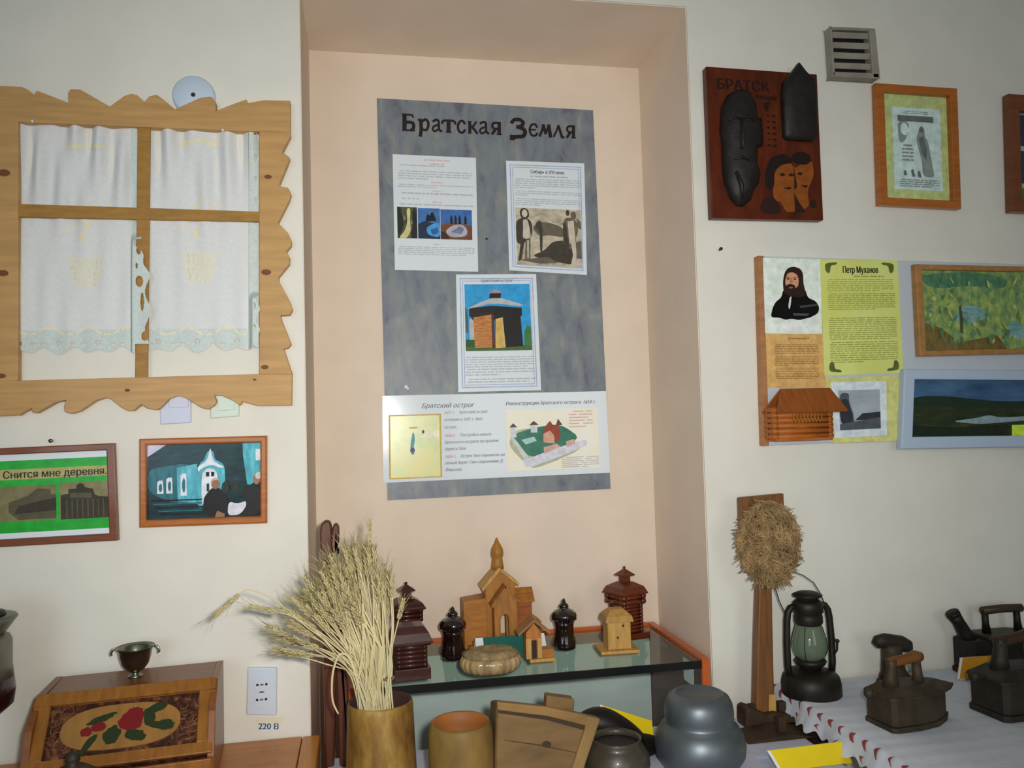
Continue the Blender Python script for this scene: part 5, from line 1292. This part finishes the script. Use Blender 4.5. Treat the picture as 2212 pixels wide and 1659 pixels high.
for i in range(len(pts)-1):
    for k in range(4):
        t = k/4; p0 = pts[max(i-1, 0)]; p1 = pts[i]; p2 = pts[i+1]; p3 = pts[min(i+2, len(pts)-1)]
        sm_.append(.5*((2*p1)+(p2-p0)*t+(2*p0-5*p1+4*p2-p3)*t*t+(3*p1-p0-3*p2+p3)*t**3))
sm_.append(pts[-1]); nn_ = len(sm_)
for p_ in sm_: p_.z = max(p_.z, zb+.021)
b.tube(sm_, [.013+.016*sin(pi*min(1, i/nn_*1.15)) if i/nn_ < .87 else .018 for i in range(nn_)], 14)
b.build('arch', M_BLACK, T, off=(.60, -.20, zb))
def card(name, quad, y, label, m, group='yellow caption cards', foot=None, leaf=.045):
    """folded tent card: front face from four surveyed corners, second leaf behind it"""
    P4 = [at(u, v, yy) for (u, v), yy in zip(quad, y)]
    for p_ in P4: p_.z = max(p_.z, foot+.0008)
    c = sum(P4, Vector())/4; zf = foot
    t = thing(name, (c.x, c.y, zf), label, 'card', group); o = Vector((c.x, c.y, zf))
    th = Vector((0, .0012, 0))
    b = MB(); P = [p-o for p in P4]; Q = [p+th for p in P]
    b.add(P+Q, [(0, 1, 2, 3), (7, 6, 5, 4), (0, 4, 5, 1), (3, 2, 6, 7), (0, 3, 7, 4), (1, 5, 6, 2)]); b.build('front_leaf', m, t)
    wv = (P[1]-P[0]); wl = wv.length; wv /= wl; L0 = P[0]-Vector((0, .0006, 0)); L3 = P[3]-Vector((0, .0006, 0))
    b = MB(); b.add([L0, L0+wv*.006, L3+wv*.006, L3], [(0, 1, 2, 3)]); b.build('white_edge', M_CARDW, t)
    B0, B1 = P[0]+th, P[1]+th; f0, f1 = Vector((B0.x, B0.y+leaf, 0)), Vector((B1.x, B1.y+leaf, 0))
    b = MB(); b.add([B0, B1, f1, f0, B0+th, B1+th, f1+th, f0+th], [(0, 1, 2, 3), (7, 6, 5, 4), (0, 4, 5, 1), (3, 2, 6, 7), (0, 3, 7, 4), (1, 5, 6, 2)]); b.build('back_leaf', M_CARDW, t)
    return t
card('caption_card', [(1296, 1522), (1408, 1557), (1416, 1650), (1290, 1640)], (-.115, -.115, -.140, -.140), 'tilted yellow card behind the black iron hook', M_YELLOW, foot=zb)
card('caption_card', [(1657, 1622), (1820, 1602), (1842, 1658), (1683, 1668)], (-.285, -.285, -.305, -.305), 'large bright yellow card in front of the distaff', M_YELLOW, foot=zb)
card('caption_card', [(2074, 1421), (2148, 1416), (2152, 1459), (2067, 1467)], (-.0875, -.0875, -.098, -.098), 'ochre yellow card before the coal iron with a chimney', M_OCHRE, foot=ZR+.001, leaf=.001)
# double bellied cast pot
T = thing('cast_iron_pot', (.722, -.262, zb), 'grey metallic double bellied cast iron pot, left of the distaff', 'pot')
M_POT = mat('brushed_grey_iron', C(104, 112, 118), .44, metal=.7, var=.10, scale=22, bump=.10)
kx = .00083
prof = [(.052, 0), (.076, .012), (.088, .030), (.0905, .048), (.086, .066), (.077, .080), (.0690, .086), (.0672, .090), (.0684, .097), (.0688, .108), (.066, .122), (.060, .133), (.050, .139), (.046, .1395), (.044, .136), (.030, .131), (.0003, .130)]
revolve('body', M_POT, T, [(r*.93, z*1.02) for r, z in prof], 72)

# dark forked wooden yoke leaning behind the straw
T = thing('wooden_flail', (.055, -.055, zb), 'dark brown forked wooden staff behind the straw in niche corner', 'staff')
M_STAFF = mat('dark_staff_wood', C(84, 40, 20), .45, var=.25, scale=7, stretch=(12, 12, 1.2), coat=.2)
O_ = Vector((.055, -.055, zb))
def bar(name, quad, y0, y1):
    mb = MB(); mb.prism(px(quad, y0), y0, y1); return mb.build(name, M_STAFF, T, .004, O_)
bar('long_bar', [(692, 1225), (690, 1150), (693, 1132), (704, 1124), (714, 1127), (717, 1140), (722, 1230), (727, 1400), (725, 1560), (722, 1657), (702, 1660), (698, 1420)], -.075, -.048)
bar('short_bar', [(716, 1150), (720, 1134), (727, 1130), (733, 1138), (733, 1170), (727, 1190), (724, 1230), (742, 1400), (752, 1490), (757, 1656), (734, 1657), (728, 1480), (720, 1300)], -.082, -.058)
b = MB()
for u, v in ((727, 1192), (722, 1250)):
    p = at(u, v, -.084); b.tube([p, p+Vector((0, .03, 0))], .0055, 10)
b.build('peg', M_BLACK, T, off=O_)

# ------------------------------------------------------------------ sheaf of dry wheat in the vase
T = thing('wheat_sheaf', (vx, vy, zb+.0), 'sheaf of dry pale wheat stalks standing in the tall wooden vase', 'dried wheat')
M_STALK = mat('straw_stalk', C(204, 192, 150), .65, var=.14, scale=18, stretch=(1, 1, .3), spec=.3)
M_EAR = mat('wheat_ear', C(184, 172, 128), .8, var=.2, scale=90, spec=.2)
ear_me = []
def make_ear(seed, L=.048):
    rd = random.Random(seed); b = MB(); n = 9
    for i in range(n):
        z = L*i/n
        for k in range(3):
            a = k*2.09+i*1.05; r = .0026*(1-.45*i/n)
            M = Matrix.Rotation(.35, 3, Vector((-sin(a), cos(a), 0)))
            b.ball((r*cos(a), r*sin(a), z+.003), .0022, 6, 4, sc=(.85, .85, 2.2), M=M)
    for i in range(12):
        a = rd.uniform(0, 6.3); z = L*rd.uniform(.3, 1); l = rd.uniform(.015, .034); sp = rd.uniform(.2, .45)
        b.tube([(.003*cos(a), .003*sin(a), z), (.003*cos(a)+l*.5*sp*cos(a), .003*sin(a)+l*.5*sp*sin(a), z+l*.55), (.003*cos(a)+l*sp*cos(a)*1.2, .003*sin(a)+l*sp*sin(a)*1.2, z+l)], [.0005, .0004, .0002], 3)
    return b
protos = []
for sd in range(4):
    o_ = make_ear(sd, (.042, .050, .046, .038)[sd]).build('ear', M_EAR, T); protos.append(o_.data); bpy.data.objects.remove(o_)
def stalk(path, ear=True, sd=0, r=.0016, label=None, esc=1.0):
    base = Vector((vx, vy, zb)); P = [Vector(p)-base for p in path]
    sm2 = []
    for i in range(len(P)-1):
        for k in range(4):
            t = k/4; p0 = P[max(i-1, 0)]; p1 = P[i]; p2 = P[i+1]; p3 = P[min(i+2, len(P)-1)]
            sm2.append(.5*((2*p1)+(p2-p0)*t+(2*p0-5*p1+4*p2-p3)*t*t+(3*p1-p0-3*p2+p3)*t**3))
    sm2.append(P[-1]); b = MB(); m_ = len(sm2)
    b.tube(sm2, [r*(1-.35*i/m_) for i in range(m_)], 6)
    s_ = b.build('wheat_stalk', M_STALK, T)
    if label: s_['label'] = label
    if ear:
        d = (sm2[-1]-sm2[-2]).normalized()
        e_ = bpy.data.objects.new('ear', protos[sd % 4]); COL.objects.link(e_); e_.parent = s_
        e_.location = sm2[-1]-d*.002; e_.rotation_euler = d.to_track_quat('Z', 'Y').to_euler(); e_.scale = (esc,)*3
    return s_
rd = random.Random(12)
def foot(): a = rd.uniform(0, 6.3); r = .036*math.sqrt(rd.random()); return Vector((vx+r*cos(a), vy+r*sin(a), zb+.035))
def grow(u1, v1, um, vm, y1, sd, ue=None, **k):
    """from the vase floor through a neck point to just under the ear"""
    f = foot(); mid = at(um, vm, vy+rd.uniform(-.02, .02)); tip = at(u1, v1, y1)
    return stalk([f, f*.35+mid*.65 if False else Vector(((f.x+mid.x)/2, (f.y+mid.y)/2, (f.z+mid.z)/2)), mid, (mid+tip)/2+Vector((rd.uniform(-.004, .004), rd.uniform(-.006, .006), .006)), tip], sd=sd, **k)
i = 0
# the bent left bundle, fanning from upper left down to level
for k in range(34):
    t = k/33; a = radians(98+t*78)            # direction of the fan, from up to left
    cu, cv = 752+rd.uniform(-12, 12)-8*t, 1420+rd.uniform(-16, 8)-20*(1-t)
    R_ = rd.uniform(78, 132)*(1-.06*t)
    u1, v1 = cu+R_*cos(a)*1.02, cv-R_*sin(a)*1.12
    grow(u1+10, v1+10, cu+20+rd.uniform(-6, 10), cv+40, vy+rd.uniform(-.04, .03), i); i += 1
# the upright right bundle
for k in range(46):
    t = k/45; um = 782+t*62+rd.uniform(-5, 5)
    u1 = 715+t*128+rd.uniform(-10, 10); v1 = 1300-52*sin(pi*(t*.8+.1))+rd.uniform(-34, 50)
    if t > .8: v1 += 30
    grow(u1, v1, um, 1440+rd.uniform(-10, 20), vy+rd.uniform(-.035, .04), i, r=.0019); i += 1
# short ones filling the middle
for k in range(16):
    u1 = rd.uniform(690, 800); v1 = rd.uniform(1300, 1370)
    grow(u1, v1, 768+(u1-690)*.5, 1450, vy+rd.uniform(-.05, .0), i); i += 1
grow(800, 1158, 818, 1400, vy+.01, 3, r=.0009, esc=.75, label='thin stalk standing tallest of the sheaf')
grow(758, 1235, 800, 1400, vy, 1); grow(735, 1250, 798, 1420, vy-.02, 2); grow(775, 1225, 806, 1400, vy, 0); grow(862, 1335, 838, 1440, vy-.03, 3)
f = foot(); yy = vy-.03
stalk([f, at(790, 1500, yy), at(720, 1400, yy), at(660, 1352, yy), at(600, 1300, yy), at(550, 1277, yy), at(528, 1276, yy), at(513, 1287, yy)], sd=1, r=.0013, label='long bent stalk with an ear drooping far to the left', esc=1.0)
stalk([foot(), at(788, 1500, yy), at(735, 1425, yy), at(680, 1362, yy), at(632, 1332, yy), at(598, 1322, yy)], sd=2, r=.0012)
stalk([foot(), at(780, 1500, yy), at(757, 1425, yy), at(735, 1413, yy), at(722, 1440, yy), at(717, 1475, yy), at(719, 1515, yy), at(731, 1542, yy)], ear=False, r=.0024, label='loose straw hanging down over the vase rim')
lb = ramp_mat('dry_straw_leaf', [(.3, C(186, 172, 124)), (.7, C(214, 202, 160))], 20, (1, 1, .3), .7)
for k in range(9):
    base_ = Vector((vx, vy, zb)); um = rd.uniform(770, 842); a_ = at(um-6+rd.uniform(-4, 4), 1490, vy-.03)-base_; m_ = at(um+rd.uniform(-12, 8), 1400, vy-.035)-base_
    tu = um+rd.uniform(-90, 24); e_ = at(tu, rd.uniform(1240, 1340), vy-.04)-base_; q_ = (m_+e_)/2+Vector((0, -.004, .008)); wd = Vector((.0013, .0006, 0))
    b = MB(); b.add([a_-wd, a_+wd, m_-wd*1.3, m_+wd*1.3, q_-wd, q_+wd, e_-wd*.1, e_+wd*.1], [(0, 1, 3, 2), (2, 3, 5, 4), (4, 5, 7, 6)], 0, True); b.build('dry_leaf', lb, T)
b = MB(); c = at(838, 1467, vy)-Vector((vx, vy, zb)); b.lathe([(.0115, 0), (.0125, .002), (.0115, .004)], 24, (c.x, 0.0, c.z), sy=1.0)
b.build('binding', mat('dull_purple_tie', C(120, 98, 92), .7), T)

# ------------------------------------------------------------------ distaff
T = thing('distaff', (.96, -.085, zb), 'brown wooden distaff with carved foot, right of the niche', 'distaff')
O_ = Vector((.96, -.085, zb))
M_DST = mat('brown_distaff_wood', C(118, 76, 40), .5, var=.25, scale=7, stretch=(12, 12, 1.2), coat=.1); M_DSTD = mat('dark_root_wood', C(64, 46, 28), .7, var=.35, scale=14, bump=.4)
MB().prism(px([(1599, 1075), (1693, 1066), (1698, 1200), (1670, 1248), (1640, 1250), (1604, 1200)], -.075), -.075, -.060).build('blade', M_DST, T, .0015, O_)
b = MB(); b.prism(px([(1641, 1240), (1668, 1240), (1672, 1440), (1676, 1570), (1633, 1575), (1636, 1400)], -.080), -.080, -.055); b.build('post', M_DST, T, .004, O_)
b = MB(); b.prism(px([(1661, 1500), (1675, 1500), (1678, 1556), (1661, 1560)], -.083), -.0845, -.0802); lab(b.build('wedge', M_PALEW, T, .001, O_), 'pale wedge at foot of post')
clp = lambda P: [(x, max(z, zb+.0004)) for x, z in P]
b = MB()
b.prism(clp(px([(1612, 1536), (1618, 1529), (1640, 1537), (1660, 1546), (1675, 1540), (1740, 1552), (1770, 1578), (1786, 1600), (1782, 1632), (1660, 1640), (1625, 1590), (1612, 1577)], -.10)), -.10, -.055)
o_ = b.build('foot_block', M_DSTD, T, .006, O_)
bf = px([(1614, 1612), (1640, 1598), (1700, 1585), (1760, 1590), (1772, 1615), (1700, 1632), (1662, 1640), (1640, 1622)], -.17)
MB().prism(clp(bf), -.175, -.1005).build('foot_tongue', M_DSTD, T, .005, O_)
b = MB()
for x, y in ((.925, -.07), (.99, -.07), (.945, -.15)): b.box(x-.008, x+.008, y-.008, y+.008, zb, zb+.04)
b.build('foot_pegs', M_DSTD, T, off=O_)
# bundle of tow
c = at(1660, 1172, -.095)
T = thing('tow_bundle', (c.x, -.095, c.z), 'shaggy light brown flax bundle wrapped round the distaff top', 'flax')
M_TOW = mat('light_brown_tow', C(156, 130, 92), .95, var=.4, scale=34, spec=.1); b = MB(); rd = random.Random(31)
n1, n2 = 40, 22; vs = []; fs = []
for i in range(n2+1):
    ph = pi*i/n2
    for k in range(n1):
        th = 2*pi*k/n1
        x, z, y = sin(ph)*cos(th), cos(ph), sin(ph)*sin(th)
        nz = 1+.13*sin(5*th+4*ph)*sin(6*ph+1)+.07*sin(11*th-7*ph)+rd.uniform(-.04, .04)
        wx = .052*(1-.25*max(0, -z-.2))
        vs.append((x*wx*nz, y*.026*nz if y < 0 else y*.010, z*.080*nz))
for i in range(n2):
    for k in range(n1): fs.append((i*n1+k, (i+1)*n1+k, (i+1)*n1+(k+1) % n1, i*n1+(k+1) % n1))
b.add(vs, fs, 0, True); b.build('core', M_TOW, T)
b = MB()
for i in range(1500):
    ph = math.acos(rd.uniform(-1, 1)); th = rd.uniform(pi, 2*pi)
    if rd.random() < .35: th = rd.choice([rd.uniform(-.2, .15), rd.uniform(pi-.15, pi+.2)])
    x, z, y = sin(ph)*cos(th), cos(ph), sin(ph)*sin(th)
    p = Vector((x*.054*(1-.22*max(0, -z-.2)), y*.026 if y < 0 else y*.008, z*.080)); nrm_ = Vector((x, y*1.6, z)).normalized()
    tg = nrm_.cross(Vector((rd.uniform(-1, 1), rd.uniform(-1, 1), rd.uniform(-1, 1)))).normalized()
    l = rd.uniform(.016, .040); w_ = rd.uniform(.0010, .0030); cu_ = rd.uniform(.002, .009)
    p0_ = p-nrm_*.003; q1 = p+tg*l*.35+nrm_*cu_; q2 = p+tg*l*.75+nrm_*cu_*rd.uniform(.4, 1.3)+Vector((0, 0, -.003)); q3 = p+tg*l+nrm_*rd.choice([-.003, 0, .004, .009, .016])+Vector((0, 0, -.006))
    b.tube([p0_, q1, q2, q3], [w_*.7, w_, w_*.8, .0006], 5, flat_=.45)
o_ = b.build('loose_fibres', M_TOW, T); o_['kind'] = 'stuff'

# ------------------------------------------------------------------ right table: lantern and irons
lx, ly = 1.055, -.085
T = thing('kerosene_lantern', (lx, ly, ZR+.001), 'black kerosene lantern with green glass on the white cloth', 'lantern')
ZS = .862
def squash(o):
    for c in o.children:
        if c.name.startswith('wire_bail'): continue
        for v in c.data.vertices: v.co.z *= ZS
M_LAN = mat('sooty_lantern_metal', C(38, 34, 28), .5, metal=.35, var=.3, scale=30, bump=.15)
revolve('fuel_tank', M_LAN, T, [(.060, 0), (.0625, .004), (.0615, .030), (.058, .046), (.050, .055), (.030, .060), (.022, .062)], 56)
revolve('burner', M_LAN, T, [(.022, .0622), (.023, .070), (.030, .074), (.034, .082), (.030, .088)], 40)
M_LGL = clear_glass('green_lantern_glass', (.50, .66, .52, 1), haze=(.34, .42, .30, 1), hz=.6)
revolve('glass_globe', M_LGL, T, [(.027, .0882), (.033, .100), (.0365, .115), (.0365, .128), (.033, .145), (.027, .166), (.0255, .172)], 56)
revolve('chimney_collar', M_LAN, T, [(.027, .1722), (.030, .178), (.030, .192), (.028, .200), (.0315, .203), (.0315, .226), (.026, .232)], 48)
revolve('cap', M_LAN, T, [(.024, .2322), (.022, .238), (.031, .242), (.031, .246), (.020, .252), (.0003, .255)], 48)
for sx in (-1, 1):
    b = MB(); b.tube([(sx*.050, 0, .050), (sx*.0525, 0, .075), (sx*.0525, 0, .13), (sx*.050, 0, .185), (sx*.047, 0, .205), (sx*.040, 0, .217), (sx*.030, 0, .220)], .0072, 12); b.build('side_tube', M_LAN, T)
b = MB()
for k in range(4):
    a = pi/4+k*pi/2; b.tube([(.030*cos(a), .030*sin(a), .089), (.039*cos(a), .039*sin(a), .118), (.036*cos(a), .036*sin(a), .14), (.028*cos(a), .028*sin(a), .171)], .0008, 5)
b.build('wire_guard', M_LAN, T)
b = MB(); b.tube([(.0525, -.010, .135), (.060, -.010, .125), (.058, -.010, .105), (.052, -.008, .095)], .0025, 8); b.ball((.060, -.010, .128), .005, 10, 6); b.build('lift_lever', M_LAN, T)
hp_ = [at(u, v, ly)-Vector((lx, ly, ZR+.001)) for u, v in ((1696, 1325), (1684, 1300), (1675, 1272), (1680, 1250), (1694, 1238), (1712, 1234), (1735, 1243), (1757, 1258), (1772, 1282), (1786, 1316))]
b = MB(); b.tube(hp_, .0012, 6); b.build('wire_bail', mat('brown_wire', C(96, 80, 58), .45, metal=.6), T)
squash(T)

def iron(loc, label, rz, sc, m, wood, chim=False, knob=True):
    T = thing('coal_iron', loc, label, 'iron', 'old coal irons', rz); k = sc
    def boat(w, l, back):
        l *= 1.22; back *= 1.04
        return [(-back, -w*.82), (-back+.01, -w*.95), (0, -w), (l*.45, -w*.86), (l*.8, -w*.42), (l, 0), (l*.8, w*.42), (l*.45, w*.86), (0, w), (-back+.01, w*.95), (-back, w*.82)]
    b = MB(); b.prismz([(x*k, y*k) for x, y in boat(.044, .085, .060)], 0, .010*k); b.build('sole_plate', m, T, .0015)
    b = MB(); b.prismz([(x*k, y*k) for x, y in boat(.041, .081, .057)], .0101*k, .058*k, 0, 1.0); b.build('body', m, T, .0015)
    b = MB(); b.prismz([(x*k, y*k) for x, y in boat(.044, .098, .061)], .0582*k, .064*k); b.prismz([(x*k, y*k) for x, y in boat(.043, .095, .058)], .064*k, .078*k, 0, .62, (0, 0)); b.build('lid', m, T, .0015)
    b = MB(); b.tube([(-.030*k, 0, .070*k), (-.029*k, 0, .090*k), (-.026*k, 0, .110*k), (-.026*k, 0, .124*k)], [.017*k, .0125*k, .0105*k, .0115*k], 14); b.build('rear_post', m, T)
    b = MB(); b.tube([(.035*k, 0, .068*k), (.034*k, 0, .090*k), (.032*k, 0, .116*k)], [.013*k, .0095*k, .0085*k], 14); b.build('front_post', m, T)
    b = MB(); b.tube([(-.034*k, 0, .117*k), (-.020*k, 0, .118*k), (.010*k, 0, .121*k), (.030*k, 0, .124*k), (.044*k, 0, .122*k)], [.0095*k, .0105*k, .0095*k, .0115*k, .009*k], 14); b.build('handle', wood, T)
    if knob:
        b = MB(); b.tube([(-.0605*k, 0, .062*k), (-.074*k, 0, .064*k)], .0028*k, 8); b.ball((-.081*k, 0, .066*k), .0095*k, 14, 8); b.build('latch_knob', m, T)
    return T
M_HND = mat('dark_worn_handle', C(112, 70, 28), .5, var=.25, scale=20)
iron((1.134, -.285, ZR+.001), 'rusty coal iron with brown handle in front of the T headed iron', radians(6), 1.0, M_IRON, M_HND)
iron((1.382, -.285, ZR+.001), 'dark coal iron cut off by the right edge, before ochre card', radians(3), 1.18, M_IRON2, mat('dark_handle_wood', C(60, 40, 26), .5, var=.2, scale=20))
# T headed iron
T = thing('tailor_iron', (1.262, -.075, ZR+.001), 'brown iron with thick T shaped head, behind the rusty coal iron', 'iron')
b = MB(); b.prismz([(-.052, 0), (-.030, -.020), (.020, -.026), (.050, -.022), (.050, .022), (.020, .026), (-.030, .020)], 0, .016, 0, .86, (0, 0)); b.build('sole_plate', M_IRON, T, .003)
b = MB(); b.tube([(.0, 0, .0145), (-.002, 0, .030), (-.004, 0, .055), (-.004, 0, .074), (-.004, 0, .088)], [.034, .026, .0225, .022, .022], 20); b.build('column', M_IRON, T)
b = MB(); b.tube([(-.044, 0, .089), (-.036, 0, .095), (-.020, 0, .096), (0, 0, .093), (.020, 0, .088), (.034, 0, .080), (.038, 0, .072)], [.009, .0145, .0165, .0155, .0165, .0155, .010], 14); b.build('head', M_IRON2, T)
# chimney iron at the right edge
T = thing('chimney_iron', (1.546, -.047, ZR+.001), 'black coal iron with slanted chimney at the right edge', 'iron')
b = MB(); b.prismz([(-.098, -.024), (-.080, -.034), (.05, -.034), (.115, 0), (.05, .034), (-.080, .034), (-.098, .024)], 0, .012); b.prismz([(-.094, -.022), (-.078, -.031), (.05, -.031), (.108, 0), (.05, .031), (-.078, .031), (-.094, .022)], .0121, .078); b.build('body', M_BLACK, T, .0015)
b = MB(); b.prismz([(-.045, -.034), (.05, -.034), (.118, 0), (.05, .034), (-.045, .034)], .0782, .086); b.build('lid', mat('dull_grey_lid', C(66, 64, 54), .5, metal=.3, var=.2, scale=20), T, .0015)
b = MB(); b.tube([(-.068, 0, .060), (-.080, 0, .090), (-.096, 0, .118), (-.107, 0, .134)], [.022, .0155, .0135, .0155], 16); b.tube([(-.106, 0, .132), (-.110, 0, .139)], [.016, .0155], 16); b.build('chimney', M_BLACK, T)
for x, nm in ((-.022, 'post'), (.062, 'post')):
    b = MB(); b.tube([(x, 0, .084), (x-.002, 0, .11), (x-.003, 0, .138)], [.010, .0075, .0075], 10); b.build(nm, M_BLACK, T)
b = MB(); b.tube([(-.031, 0, .137), (.02, 0, .139), (.072, 0, .137)], .0095, 12); b.build('handle', mat('dark_olive_handle', C(62, 48, 28), .5), T)
